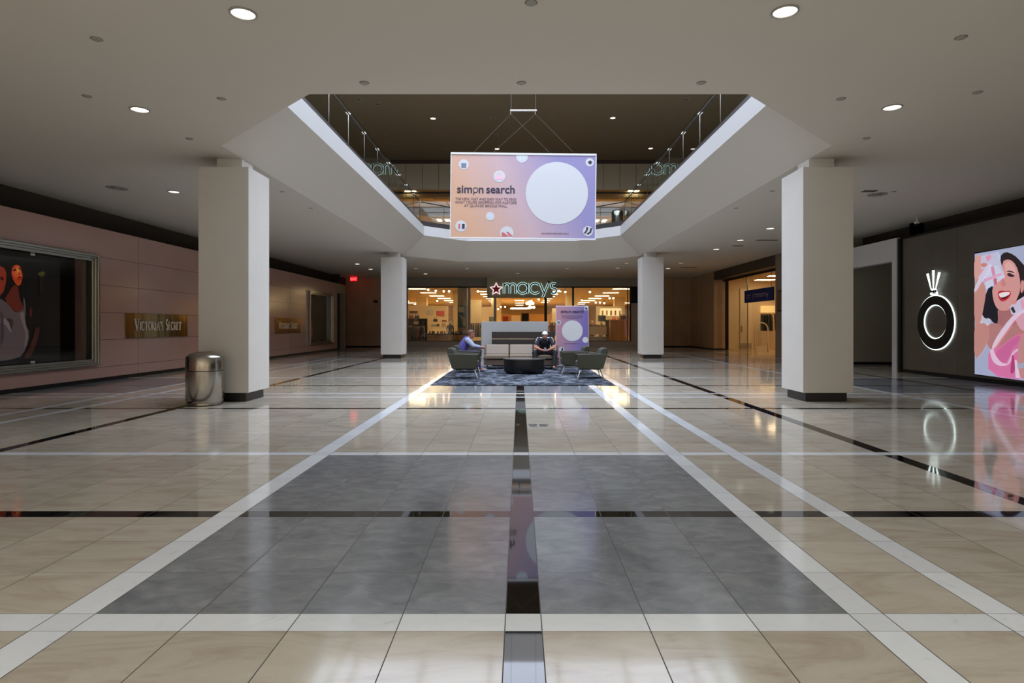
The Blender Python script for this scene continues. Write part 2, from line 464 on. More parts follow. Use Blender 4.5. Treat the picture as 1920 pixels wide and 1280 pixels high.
# upper hall
uw = MB()
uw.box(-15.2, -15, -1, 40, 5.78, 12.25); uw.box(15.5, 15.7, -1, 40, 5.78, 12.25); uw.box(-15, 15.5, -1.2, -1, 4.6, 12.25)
struct('wall_upper', uw, M['dark'], 'dark side walls of the upper level behind the glass railing')
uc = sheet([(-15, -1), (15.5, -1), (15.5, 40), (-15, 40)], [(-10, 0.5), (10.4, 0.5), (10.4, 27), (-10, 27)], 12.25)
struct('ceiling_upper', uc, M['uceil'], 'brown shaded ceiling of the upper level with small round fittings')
lw = MB()
for a, b, c, d in ((-10.1, -10, .4, 27.1), (10.4, 10.5, .4, 27.1), (-10, 10.4, .4, .5), (-10, 10.4, 27, 27.1)): lw.box(a, b, c, d, 12.25, 13.6)
struct('trim_2', lw, M['paint'], 'white upstand of the rooflight over the opening')
g = MB(); g.quad((-10, .5, 13.5), (-10, 27, 13.5), (10.4, 27, 13.5), (10.4, .5, 13.5))
w1 = struct('window_1', g, emis('rooflight_daylight', (222, 231, 250), SKY_E), 'daylit rooflight glazing over the opening')
gb = MB()
for k in range(1, 9): gb.box(-10, 10.4, .5 + k * 2.944 - .05, .5 + k * 2.944 + .05, 13.38, 13.48)
for k in range(1, 7): gb.box(-10 + k * 2.914 - .05, -10 + k * 2.914 + .05, .5, 27, 13.38, 13.48)
gb.build('glazing_bars', M['white'], w1)
# the next court behind the photographer
bk = MB()
bk.box(-11.6, 12.3, -20.2, -20, 0, 13); bk.box(-11.6, -11.4, -20, -3, 4.51, 13); bk.box(12.25, 12.4, -20, -3, 4.51, 13); bk.box(-11.4, 12.25, -3, -2.8, 4.51, 13)
bk.box(-10.9, -10.5, -20, -6, 0, 4.6); bk.box(11.5, 11.9, -20, -6, 0, 4.6)
struct('wall_rear', bk, M['beigewall'], 'walls of the next court behind the photographer')
g = MB(); g.quad((-11, -19.5, 12.6), (-11, -3.5, 12.6), (11.5, -3.5, 12.6), (11.5, -19.5, 12.6))
struct('window_2', g, emis('second_rooflight_daylight', (240, 243, 244), SKY_E2), 'daylit rooflight of the next court behind the photographer')

# ------------------------------------------------------------------ setting: walls
def wall_with_holes(mb, X0, X1, y0, y1, z0, z1, holes):
    """slab normal to X, holes = [(ya, yb, za, zb)] sorted"""
    y = y0
    for ya, yb, za, zb in holes:
        mb.box(X0, X1, y, ya, z0, z1); mb.box(X0, X1, ya, yb, z0, za); mb.box(X0, X1, ya, yb, zb, z1); y = yb
    mb.box(X0, X1, y, y1, z0, z1)
    return mb
VS = [(9.9, 14.95, 0.50, 3.05), (30.45, 33.95, 0.50, 3.05)]
wl = wall_with_holes(MB(), -10.9, -10.5, -6, 35.1, 0.09, 3.83, VS)
wall_left = struct('wall_left', wl, M['pinkwall'], 'glossy dusky pink panelled shopfront wall')
jt = MB()
for z in (0.35, 1.04, 1.73, 2.42, 3.12):
    for a, b in ((-6, 9.78), (15.1, 30.3), (34.1, 35.1)):
        jt.box(-10.501, -10.4985, a, b, z - .006, z + .006)
for y in (-3, 0, 3, 6, 16.8, 20.5, 24.2, 27.9):
    jt.box(-10.501, -10.4985, y - .005, y + .005, 0.1, 3.82)
jt.build('panel_joint', M['joint'], wall_left)
bb = MB(); bb.box(-10.88, -10.47, -6, 35.1, 0, 0.09)
struct('baseboard_left', bb, M['black'], 'black plinth strip under the pink wall')
wb = MB(); wb.box(-11.6, -11.4, -6, 40.3, 0, CEIL); wb.box(-11.4, -10.9, 36.9, 37.0, 0, CEIL); wb.box(-11.4, -10.9, -6, -5.9, 0, CEIL)
struct('wall_left_back', wb, M['dark'], 'dark backing wall in the recess over the pink shopfront')
dl = MB(); dl.box(-10.9, -10.52, 35.1, 36.85, 3.28, 3.83); dl.box(-10.9, -10.52, 36.72, 36.85, 0, 3.28)
struct('wall_left_end', dl, M['beigewall'], 'beige lintel over the dark service door')
d = MB(); d.box(-10.86, -10.8, 35.1, 36.72, 0, 3.28)
door1 = struct('door_1', d, M['dark'], 'dark service door at the far end of the pink wall')
h = MB(); h.tube([(-10.75, 36.5, 1.0), (-10.75, 36.5, 1.2)], 0.015); h.box(-10.8, -10.74, 36.49, 36.51, 1.0, 1.02); h.box(-10.8, -10.74, 36.49, 36.51, 1.18, 1.2)
h.build('door_handle', M['steel'], door1)
# right side
wr = wall_with_holes(MB(), 11.5, 11.9, -6, 18.3, 0.10, 4.0, [])
wall_right = struct('wall_right', wr, M['concrete'], 'charcoal stone shopfront wall carrying the ring logo and screen')
jt = MB()
for z in (1.4, 2.7):
    jt.box(11.4985, 11.501, -6, 18.3, z - .003, z + .003)
for y in (-4, 0, 4, 8, 12.0, 16.0): jt.box(11.4985, 11.501, y - .003, y + .003, .1, 4.0)
jt.build('panel_joint', mat('charcoal_joint', (50, 46, 42), .6), wall_right)
bb = MB(); bb.box(11.47, 11.88, -6, 18.3, 0, 0.10); bb.box(11.44, 11.9, 18.3, 18.44, 0, 4.02); bb.box(11.46, 11.9, -6, 18.44, 3.98, 4.03)
struct('baseboard_right', bb, M['black'], 'black base, edge and cap strips of the charcoal wall')
wb = MB(); wb.box(12.25, 12.4, -6, 21.9, 3.8, CEIL); wb.box(12.25, 12.4, -6, 18.6, 0, 3.8); wb.box(11.9, 12.25, 18.45, 18.6, 0, CEIL)
struct('wall_right_back', wb, M['dark'], 'dark backing wall in the recess over the charcoal shopfront')
al = MB(); al.box(11.40, 11.66, 18.44, 18.66, 0, 4.05); al.box(11.40, 11.66, 18.66, 21.9, 3.36, 4.05)
struct('trim_3', al, M['white'], 'pale frame round the open grey alcove')
al = MB(); al.box(11.25, 13.7, 21.9, 22.1, 0.09, CEIL); al.box(13.5, 13.7, 18.4, 21.9, 0.09, CEIL); al.box(11.9, 13.7, 18.45, 18.6, 0.09, CEIL); al.box(11.66, 13.7, 18.6, 21.9, 3.7, 3.8)
struct('wall_alcove', al, M['greywall'], 'grey walls of the empty alcove beside the charcoal wall')
al = MB(); al.box(11.25, 13.5, 21.87, 22.1, 0, 0.09); al.box(13.47, 13.6, 18.6, 21.87, 0, 0.09)
struct('baseboard_alcove', al, M['black'], 'black base strip of the grey alcove')
al = MB(); al.box(11.25, 12.3, 21.75, 22.1, 4.05, CEIL - .002)
struct('trim_4', al, M['fascia'], 'short grey bulkhead end over the alcove')
pr = MB(); pr.box(11.25, 12.1, 22.1, 26.8, 0, CEIL)
struct('wall_pier', pr, mat('pier_paint', (132, 118, 104), .6), 'beige wall between alcove and side store entrance')
bh = MB(); bh.box(11.25, 11.95, 26.8, 35.6, 4.03, CEIL - .002); bh.box(11.25, 12.0, 35.25, 40.0, 0, CEIL)
bh2 = MB(); bh2.box(11.25, 11.95, 26.8, 35.25, 4.03, CEIL - .002)
struct('trim_5', bh2, M['dwood'], 'dark bulkhead over the side store entrance')
bh = MB(); bh.box(11.25, 12.0, 35.25, 40.0, 0.07, CEIL)
wrf = struct('wall_right_far', bh, M['brown'], 'brown stone wall past the side store entrance')
jt = MB()
for y in (36.4, 37.6, 38.8): jt.box(11.2485, 11.251, y - .006, y + .006, .07, CEIL)
jt.build('panel_joint', M['joint'], wrf)
# back wall
bw = MB(); bw.box(-11.4, -7.4, 40, 40.3, 0.07, CEIL); bw.box(7.9, 11.25, 40, 40.3, 0.07, CEIL)
wall_back = struct('wall_back', bw, M['brown'], 'brown stone back wall either side of the department store')
jt = MB()
for x in (-10.2, -9.0, -7.8, 8.9, 10.1): jt.box(x - .006, x + .006, 39.9985, 40.001, .07, CEIL)
jt.build('panel_joint', M['joint'], wall_back)
bb = MB(); bb.box(-11.4, -7.4, 39.97, 40.2, 0, .07); bb.box(7.9, 11.25, 39.97, 40.2, 0, .07); bb.box(11.22, 11.9, 35.25, 39.97, 0, .07)
struct('baseboard_back', bb, M['black'], 'dark base strip along the brown stone walls')

# department store front, lower level
ff = MB(); ff.box(-7.4, 7.9, 39.95, 40.3, 3.95, CEIL - .002)
struct('trim_6', ff, M['fascia'], 'grey fascia strip over the department store windows')
st = MB(); st.box(-7.4, -1.62, 39.9, 40.25, 0, 0.36); st.box(1.76, 7.9, 39.9, 40.25, 0, 0.36); st.box(7.32, 7.9, 39.95, 40.3, .36, 2.86)
struct('trim_7', st, M['sill'], 'grey stone knee wall under the department store windows')
bx = MB(); bx.box(7.32, 7.9, 39.93, 40.3, 2.86, 3.95)
struct('trim_8', bx, M['black'], 'black panel at the right end of the department store windows')
def shopfront(name, label, xs, z0, z1, Y, fm, posts):
    t = thing(name, label, 'window', (sum(xs) / 2, Y, z0), kind='structure')
    fr = MB(); fr.box(xs[0], xs[1], Y - .04, Y + .06, z1 - .07, z1); fr.box(xs[0], xs[1], Y - .04, Y + .06, z0, z0 + .03)
    fr.build('window_frame', M['black'], t)
    for px, w in posts:
        p = MB(); p.box(px - w / 2, px + w / 2, Y - .05, Y + .07, z0, z1 - .07); p.build('post', fm, t)
    g_ = MB(); g_.quad((xs[0], Y, z0), (xs[1], Y, z0), (xs[1], Y, z1 - .05), (xs[0], Y, z1 - .05)); g_.build('glass_pane', M['glass'], t)
    return t
shopfront('window_3', 'warm lit department store window left of the entrance', (-7.4, -1.62), 0.36, 3.95, 40.05, M['sill'], [(-7.36, .08), (-3.3, .17), (-1.60, .17)])
shopfront('window_4', 'warm lit department store window right of the entrance', (1.76, 7.32), 0.36, 3.95, 40.05, M['dark'], [(1.72, .17), (3.52, .12), (7.12, .05), (7.28, .08)])
# store shell
sh = MB(); sh.box(-20, 20, 40.3, 92, -.2, 0.0)
struct('floor_store', sh, M['sfloor'], 'glossy warm floor inside the department store')
sh = MB(); sh.box(-20, 20, 40.3, 92, 4.15, 4.3)
struct('ceiling_store', sh, M['sceil'], 'warm ceiling inside the department store')
sh = MB(); sh.box(-20.2, -20, 40.3, 92, 0, 4.3); sh.box(20, 20.2, 40.3, 92, 0, 4.3); sh.box(-20, 20, 92, 92.2, 0, 4.3)
sh.box(-20, -7.4, 40.3, 40.5, 0, 4.3); sh.box(7.9, 20, 40.3, 40.5, 0, 4.3)
struct('wall_store', sh, M['scol'], 'cream walls inside the department store')
# upper level store front
up = MB(); up.box(-15, 15.5, 40, 40.3, 10.32, 12.25); up.box(-15, -9, 40, 40.3, 5.78, 10.32); up.box(9.3, 15.5, 40, 40.3, 5.78, 10.32)
wu = struct('wall_upper_back', up, M['ufascia'], 'grey panelled wall over the upper department store front')
jt = MB()
for k in range(-13, 15): jt.box(k * 1.08 + .1 - .012, k * 1.08 + .1 + .012, 39.998, 40.002, 10.33, 12.2)
jt.box(-15, 15.5, 39.99, 40.01, 12.0, 12.25)  # flat dark strip painted for the shadow gap under the ceiling
jt.build('panel_joint', M['joint'], wu)
fr = thing('window_5', 'upper department store window with dark header bar', 'window', (0, 40.1, 5.78), kind='structure')
q = MB(); q.box(-9, 9.3, 40.0, 40.15, 10.06, 10.14); q.box(-9, 9.3, 40.0, 40.15, 5.78, 5.9); q.build('window_frame', M['black'], fr)
for x in (-8.9, -4.5, 0, 4.5, 9.2):
    q = MB(); q.box(x - .05, x + .05, 40.0, 40.15, 5.9, 10.06); q.build('post', M['black'], fr)
q = MB(); q.quad((-9, 40.08, 5.78), (9.3, 40.08, 5.78), (9.3, 40.08, 10.3), (-9, 40.08, 10.3)); q.build('glass_pane', M['glass'], fr)
sh = MB(); sh.box(-16, 16, 40.3, 66, 11.0, 11.2)
struct('ceiling_upper_store', sh, M['sceil'], 'warm ceiling of the upper department store floor')
sh = MB(); sh.box(-16, 16, 40.3, 66, 5.6, 5.78)
struct('floor_upper_store', sh, M['sfloor'], 'floor of the upper department store')
sh = MB(); sh.box(-16.2, -16, 40.3, 66, 5.6, 11.2); sh.box(16, 16.2, 40.3, 66, 5.6, 11.2); sh.box(-16, 16, 66, 66.2, 5.6, 11.2)
struct('wall_upper_store', sh, M['scol'], 'walls of the upper department store floor')
bm_ = MB()
for y, z in ((43.5, 10.55), (49.5, 10.35)): bm_.box(-15, 15, y, y + .5, z, 11.0)
struct('trim_9', bm_, M['beigewall'], 'shallow beams across the upper store ceiling')
# side store
sh = MB(); sh.box(11.6, 18.2, 25.6, 36.6, -.1, 0.002)
struct('floor_side_store', sh, M['sfloor'], 'glossy floor inside the side store')
sh = MB(); sh.box(11.95, 18.2, 25.6, 36.6, 4.03, 4.15)
struct('ceiling_side_store', sh, M['sceil'], 'warm ceiling inside the side store')
sh = MB(); sh.box(12.0, 18.2, 36.4, 36.6, 0, 4.03); sh.box(18, 18.2, 25.6, 36.4, 0, 4.03); sh.box(12.1, 18, 25.6, 25.8, 0, 4.03)
struct('wall_side_store', sh, M['scol'], 'cream walls inside the side store')
fr = thing('window_6', 'tall glass front of the side store with black post', 'window', (11.85, 31, 0), kind='structure')
q = MB(); q.box(11.78, 11.9, 26.8, 35.25, 3.93, 4.02); q.build('window_frame', M['black'], fr)
q = MB(); q.box(11.76, 11.92, 34.75, 34.87, 0, 3.93); q.build('post', M['black'], fr)
q = MB(); q.quad((11.84, 31.6, 0), (11.84, 34.8, 0), (11.84, 34.8, 3.95), (11.84, 31.6, 3.95)); q.build('glass_pane', M['glass'], fr)
q = MB(); q.box(11.82, 11.86, 31.6, 31.66, 0, 3.93); q.build('edge_rail', M['steel'], fr)
# store column inside lower store (structural piers)
for k, (x, y, w) in enumerate(((-4.9, 50.0, 1.0), (4.6, 54.0, 1.0), (-2.2, 58, .9), (-9.6, 60, 1), (9.8, 60, 1))):
    q = MB(); q.box(x - w / 2, x + w / 2, y - w / 2, y + w / 2, 0, 4.15)
    struct('pillar_store', q, M['scol'], 'square pillar inside the department store')
# ------------------------------------------------------------------ mall columns
def column(x0, y0, label):
    t = thing('mall_column', label, 'column', (x0 + .46, y0 + .46, 0), group='four white square mall columns', kind='structure')
    q = MB(); q.box(x0, x0 + .92, y0, y0 + .92, 0.17, 4.30); q.build('shaft', M['colpaint'], t, bev=0.006)
    q = MB(); q.box(x0 + .08, x0 + .84, y0 + .08, y0 + .84, 0, 0.17); q.build('plinth', M['plinth'], t)
    q = MB(); q.box(x0 + .22, x0 + .69, y0 + .24, y0 + .70, 4.30, CEIL + .6); q.build('neck', M['colpaint'], t)
    return t
c0 = column(-5.87, 11.14, 'white column beside the steel litter bin')
dup(c0, (5.185 + .46, 11.60, 0), label='white column nearest the glowing ring logo')
dup(c0, (-5.87 + .46, 25.80 + .46, 0), label='white column left of the department store windows')
dup(c0, (5.185 + .46, 25.80 + .46, 0), label='white column right of the department store windows')

# ------------------------------------------------------------------ litter bins
def litter_bin(loc, label):
    t = thing('litter_bin', label, 'litter bin', loc, group='round steel litter bins')
    q = MB(); q.lathe([(.26, 0), (.285, .015), (.285, .05), (.30, .065), (.31, .09), (.31, .60)], n=40); q.build('body', M['steel'], t, world=False, smooth=True)
    q = MB(); q.lathe([(.303, .60), (.303, .61)], n=40); q.build('seam', M['black'], t, world=False, smooth=True)
    q = MB(); q.lathe([(.31, .61), (.31, .835), (.30, .855), (.25, .90), (.16, .925), (.13, .93)], n=40); q.build('lid', M['steel'], t, world=False, smooth=True)
    q = MB(); q.lathe([(.13, .931), (.11, .925), (.0, .92)], n=24); q.build('opening', M['black'], t, world=False, smooth=True)
    return t
b0 = litter_bin((-5.57, 10.80, 0), 'brushed steel litter bin in front of the left column')
dup(b0, (4.50, 28.05, 5.78), label='steel litter bin behind the upper level railing', scale=(.85, .85, 1.0))

# ------------------------------------------------------------------ ceiling fittings
def downlight(loc, r, lit, label, group, z=0):
    t = thing('downlight', label, 'ceiling light', loc, group=group)
    q = MB(); q.lathe([(r * 1.16, 0), (r * 1.14, -.012), (r * 1.0, -.014), (r * .97, -.002)], n=24); q.build('trim_ring', M['trimring'], t, world=False, smooth=True)
    q = MB(); q.lathe([(r * .98, -.004), (r * .5, -.008), (1e-7, -.009)], n=24); q.build('lens', lit, t, world=False, smooth=True)
    return t
proto = {}
def place_light(px, py, r, m, label, group, h=CEIL - .001, cam=1.4):
    Y = (h - cam) * FPX / (610 - py); X = (px - 974) * Y / FPX
    k = (r, m.name)
    if k in proto: return dup(proto[k], (X, Y, h), label=label, group=group)
    proto[k] = downlight((X, Y, h), r, m, label, group); return proto[k]
GL = 'lit round downlights in the lower ceiling'
place_light(456, 25, .115, M['lamp'], 'large lit downlight nearest the camera on the left', GL)
place_light(1472, 21, .115, M['lamp'], 'large lit downlight nearest the camera on the right', GL)
place_light(262, 205, .115, M['lamp'], 'lit downlight over the left aisle before the column', GL)
place_light(1673, 201, .115, M['lamp'], 'lit downlight over the right aisle before the column', GL)
place_light(326, 359, .115, M['lamp'], 'lit downlight between the left column and the pink wall', GL)
for i, (x, y) in enumerate([(1444, 428), (1388, 450), (1343, 467)]):
    place_light(x, y, .125, M['lamp'], ('largest of three lit downlights left of the right column', 'middle of three lit downlights left of the right column', 'farthest of three lit downlights left of the right column')[i], GL)
far = [(670, 494.6, 'dim downlight over the far left aisle, nearer of two'), (695, 504.5, 'dim downlight over the far left aisle, farther of two'), (798, 513, 'dim downlight above the left store window'),
       (780, 503, 'faint downlight beside the far left column'), (876, 503, 'faint downlight left of the star sign'), (970.5, 512, 'dim downlight just above the star sign'), (1064, 503, 'dim downlight right of the star sign'),
       (1158, 502, 'faint downlight above the right store window'), (1175, 493, 'faint downlight left of the far right column'), (1252.5, 503, 'dim downlight right of the far right column'), (1277, 493, 'faint downlight over the far right aisle')]
for i, (x, y, l) in enumerate(far):
    place_light(x, y, .13, M['lamp'] if i in (0, 1, 2, 9) else M['lampdim'], l, 'dim downlights in the far lower ceiling')
spr = [(181, 73), (163, 180), (415, 185), (355, 260), (996, 5), (683, 155), (978, 155), (1315, 155), (1802, 70), (1577, 185), (1625, 259), (1676, 359), (529, 359), (583, 390), (1833, 173), (1448, 358), (1380, 390)]
def sprinkler(loc):
    t = thing('ceiling_sprinkler', 'small round grey sprinkler plate in the white ceiling', 'sprinkler', loc, group='sprinkler plates in the lower ceiling')
    q = MB(); q.lathe([(.055, 0), (.055, -.004), (.045, -.012), (1e-7, -.013)], n=16); q.build('cover_plate', M['trimring'], t, world=False, smooth=True)
    q = MB(); q.lathe([(.062, -.0005), (.056, -.0012)], n=16); q.build('rim', M['off'], t, world=False, smooth=True)
    return t
sp0 = None
for x, y in spr:
    Y = 3.11 * FPX / (610 - y); X = (x - 974) * Y / FPX; k = (X, Y, CEIL - .001)
    if sp0 is None: sp0 = sprinkler(k)
    else: dup(sp0, k)
# louvred round diffusers and slot vents
def disc_vent(px, py, label):
    Y = 3.11 * FPX / (610 - py); X = (px - 974) * Y / FPX
    t = thing('ceiling_diffuser', label, 'ceiling vent', (X, Y, CEIL - .001), group='round ceiling diffusers')
    for k, (r0, r1) in enumerate(((.22, .17), (.14, .10), (.07, .03))):
        q = MB(); q.lathe([(r0, -.002), (r0 - .01, -.016), (r1, -.006)], n=28); q.build('diffuser_ring', M['trimring'], t, world=False, smooth=True)
    q = MB(); q.lathe([(.21, -.001), (1e-7, -.0012)], n=28); q.build('throat', M['off'], t, world=False)
disc_vent(220, 352, 'round grille in the ceiling beside the left downlight')
disc_vent(1645, 364, 'round grille in the ceiling above the ring logo')
def slot(px, py, w, label):
    Y = 3.11 * FPX / (610 - py); X = (px - 974) * Y / FPX
    q = MB(); q.box(X - w / 2, X + w / 2, Y - .08, Y + .08, CEIL - .012, CEIL - .001)
    o = q.build('slot_vent', M['off']); tag(o, label, 'ceiling vent', 'dark slot vents in the far ceiling')
slot(1438, 450, .75, 'dark slot vent beside the middle downlight on the right')
slot(1292, 501, .85, 'dark slot vent over the far right aisle')
slot(1383, 460.5, .4, 'short slot vent between two right downlights')
slot(1630, 358, .3, 'short slot vent above the right column')
# upper ceiling fittings
up_l = [(812, 222), (932, 279), (1149, 221), (1220, 278)]
up_d = [(673, 186), (709, 195), (1036, 221), (1260, 221), (740, 279), (836, 279), (1028, 279), (1124, 279), (1134, 252), (1237, 252), (930, 252), (828, 252), (924, 221), (1287, 186), (725, 252)]
for x, y in up_l: place_light(x, y, .14, M['lamp'], 'lit downlight in the brown upper ceiling', 'lit downlights in the upper ceiling', h=12.249)
for x, y in up_d: place_light(x, y, .13, M['off'], 'unlit round fitting in the brown upper ceiling', 'unlit fittings in the upper ceiling', h=12.249)

relabel([o for o in COL.objects if o.get('group') == 'lit downlights in the upper ceiling'], '%s lit downlight from the left in the brown upper ceiling')
relabel([o for o in COL.objects if o.get('group') == 'unlit fittings in the upper ceiling'], '%s unlit round fitting from the left in the brown upper ceiling')
relabel([o for o in COL.objects if o.name.startswith('ceiling_sprinkler')], '%s small sprinkler plate from the left in the white lower ceiling')
# ------------------------------------------------------------------ upper railing
def railing():
    t = thing('glass_railing', 'glass railing with dark handrail round the upper opening', 'railing', (0, 18.9, 5.78))
    R = [(x * 1.0, y) for x, y in [(-2.47, 8.96), (2.71, 8.96), (4.64, 10.87), (4.64, 26.88), (2.75, 28.80), (-2.51, 28.80), (-4.40, 26.88), (-4.40, 10.87)]]
    n = 8
    q = MB()
    for i in range(n):
        j = (i + 1) % n; a, b = Vector(R[i]), Vector(R[j]); d = (b - a).normalized(); nn = Vector((-d.y, d.x)) * .045
        q.add([(a.x + nn.x, a.y + nn.y, 5.78), (b.x + nn.x, b.y + nn.y, 5.78), (b.x - nn.x, b.y - nn.y, 5.78), (a.x - nn.x, a.y - nn.y, 5.78),
               (a.x + nn.x, a.y + nn.y, 6.02), (b.x + nn.x, b.y + nn.y, 6.02), (b.x - nn.x, b.y - nn.y, 6.02), (a.x - nn.x, a.y - nn.y, 6.02)],
              [(0, 1, 2, 3), (4, 5, 6, 7), (0, 1, 5, 4), (2, 3, 7, 6), (1, 2, 6, 5), (3, 0, 4, 7)])
    q.build('base_shoe', mat('dark_bronze', (52, 50, 50), .4), t)
    q = MB()
    q.tube([(x, y, 6.85) for x, y in R + [R[0]]], .022, 8); q.build('handrail', M['black'], t)
    for i in range(n):
        j = (i + 1) % n; a, b = Vector(R[i]), Vector(R[j]); L_ = (b - a).length; k = max(1, round(L_ / 1.65))
        for s in range(k):
            p, e = a + (b - a) * (s / k), a + (b - a) * ((s + 1) / k)
            u = (e - p).normalized() * .012; p2, e2 = p + u, e - u
            g_ = MB(); g_.quad((p2.x, p2.y, 6.0), (e2.x, e2.y, 6.0), (e2.x, e2.y, 7.0), (p2.x, p2.y, 7.0)); g_.build('glass_panel', M['rglass'], t)
            nn = Vector((-u.y, u.x)).normalized()
            for sgn in (-.05, .05):
                c = MB(); m_ = p + u * (sgn / .012)
                c.tube([(m_.x - nn.x * .05, m_.y - nn.y * .05, 6.85), (m_.x + nn.x * .05, m_.y + nn.y * .05, 6.85)], .018, 8)
                c.build('clamp', M['chrome'], t)
            c = MB(); c.tube([(p.x, p.y, 6.0), (p.x, p.y, 6.83)], .009, 6); c.build('joint_rod', M['chrome'], t)
railing()

# ------------------------------------------------------------------ lettering helpers
def text_mesh(s, size, ext=0.004, off=0.0, align='CENTER', space=1.0):
    cu = bpy.data.curves.new('lettering', 'FONT'); cu.body = s; cu.size = size; cu.extrude = ext; cu.offset = off; cu.align_x = align; cu.space_character = space
    o = bpy.data.objects.new('lettering', cu); COL.objects.link(o)
    bpy.context.view_layer.update()
    me = bpy.data.meshes.new_from_object(o.evaluated_get(bpy.context.evaluated_depsgraph_get()))
    bpy.data.objects.remove(o); bpy.data.curves.remove(cu)
    return me
ROT = {'front': Matrix.Rotation(PI / 2, 4, 'X'), 'left': Matrix.Rotation(PI / 2, 4, 'Z') @ Matrix.Rotation(PI / 2, 4, 'X'), 'right': Matrix.Rotation(-PI / 2, 4, 'Z') @ Matrix.Rotation(PI / 2, 4, 'X')}
def lettering(s, size, loc, face, m, parent, name='lettering', width=None, **k):
    me = text_mesh(s, size, **k)
    if width:
        xs = [v.co.x for v in me.vertices]; w = max(xs) - min(xs); c = (max(xs) + min(xs)) / 2
        for v in me.vertices: v.co.x = (v.co.x - c) * width / w
    me.transform(MW[parent.name].inverted() @ Matrix.Translation(Vector(loc)) @ ROT[face])
    me.materials.clear(); me.materials.append(m)
    me.polygons.foreach_set('material_index', [0] * len(me.polygons))
    o = bpy.data.objects.new(name, me); COL.objects.link(o); o.parent = parent; MW[o.name] = MW[parent.name].copy()
    return o
def ribbon(mb, pts, w, y0, y1, closed=False, mi=0, mp=lambda u, v, a: (u, a, v)):
    """flat stroke of width w along 2d points in the facade plane, extruded y0..y1"""
    P = [Vector(p) for p in pts]; n = len(P); Lf = []; Rt = []
    for i in range(n):
        a = P[(i - 1) % n] if (closed or i > 0) else P[i]; b = P[(i + 1) % n] if (closed or i < n - 1) else P[i]
        d1 = (P[i] - a).normalized() if (P[i] - a).length > 1e-9 else (b - P[i]).normalized()
        d2 = (b - P[i]).normalized() if (b - P[i]).length > 1e-9 else d1
        d = (d1 + d2)
        d = d.normalized() if d.length > 1e-6 else d1
        nn = Vector((-d.y, d.x)); k = max(.5, nn.dot(Vector((-d1.y, d1.x))))
        Lf.append(P[i] + nn * (w / 2 / k)); Rt.append(P[i] - nn * (w / 2 / k))
    m = n if closed else n - 1
    for i in range(m):
        j = (i + 1) % n
        q4 = [Lf[i], Lf[j], Rt[j], Rt[i]]
        vs = [mp(p.x, p.y, y0) for p in q4] + [mp(p.x, p.y, y1) for p in q4]
        mb.add(vs, [(0, 1, 2, 3), (4, 7, 6, 5), (0, 4, 5, 1), (1, 5, 6, 2), (2, 6, 7, 3), (3, 7, 4, 0)], mi)
def arc(cx, cy, r, a0, a1, n=14, ry=None): return [(cx + r * math.cos(math.radians(a0 + (a1 - a0) * i / n)), cy + (ry or r) * math.sin(math.radians(a0 + (a1 - a0) * i / n))) for i in range(n + 1)]
def star_pts(cx, cy, R, r=None): 
    r = r or R * .42
    return [(cx + (R if k % 2 == 0 else r) * math.cos(PI / 2 + k * PI / 5), cy + (R if k % 2 == 0 else r) * math.sin(PI / 2 + k * PI / 5)) for k in range(10)]

# star sign over the department store: x height 1 unit
STROKES = [('m', [[(0, 0), (0, .96)], [(0, .6)] + arc(.27, .62, .27, 180, 0)[1:] + [(.54, 0)], [(.54, .6)] + arc(.81, .62, .27, 180, 0)[1:] + [(1.08, 0)]]),
           ('a', [arc(1.72, .48, .47, 0, 360, 28), [(2.19, 0), (2.19, .96)]]),
           ('c', [arc(2.86, .48, .47, 42, 318, 24)]),
           ('y', [[(3.32, .94), (3.70, .05)], [(4.10, .94), (3.56, -.36)]]),
           ('s', [arc(4.58, .72, .23, 40, 270, 10) + arc(4.58, .245, .245, 90, -140, 12)])]
def star_sign(name, x0, x1, Y, zb, zt, label, zbase, xh, lx, sx):
    t = thing(name, label, 'sign', ((x0 + x1) / 2, Y, zb))
    q = MB(); q.box(x0, x1, Y, Y + .95, zb, zt); q.build('sign_box', M['ufascia'], t)
    for nm, strokes in STROKES:
        a = MB(); b = MB()
        for s in strokes:
            pts = [(lx + u * xh, zbase + v * xh) for u, v in s]
            ribbon(a, pts, .075, Y - .10, Y - .04); ribbon(b, pts, .15, Y - .035, Y - .012)
        L_ = a.build('letter_' + nm, M['teal'], t); b.build('backlight', M['halo'], L_)
    a = MB(); a.prism(star_pts(lx + 4.12 * xh, zbase + 1.08 * xh, .10), 'y', Y - .10, Y - .05); a.build('star_apostrophe', M['teal'], t)
    a = MB(); a.prism(star_pts(sx, zbase + .40 * xh, .34), 'y', Y - .10, Y - .04); L_ = a.build('star', M['starred'], t)
    a = MB(); a.prism(star_pts(sx, zbase + .40 * xh, .45, .22), 'y', Y - .035, Y - .012); a.build('backlight', mat('star_halo', (255, 255, 255), .5, emit=(255, 232, 234), es=.7), L_)
    return t
star_sign('store_sign', -2.10, 2.17, 39.35, 3.22, CEIL - .003, 'thin lit letters with dark red star over the lower store entrance', PZ(550, 39.3), .70, -1.0, -1.50)
star_sign('store_sign', -1.95, 2.35, 39.35, 10.55, 12.24, 'thin lit letters with dark red star on the upper level, behind the banner', 11.15, .70, -.85, -1.35)

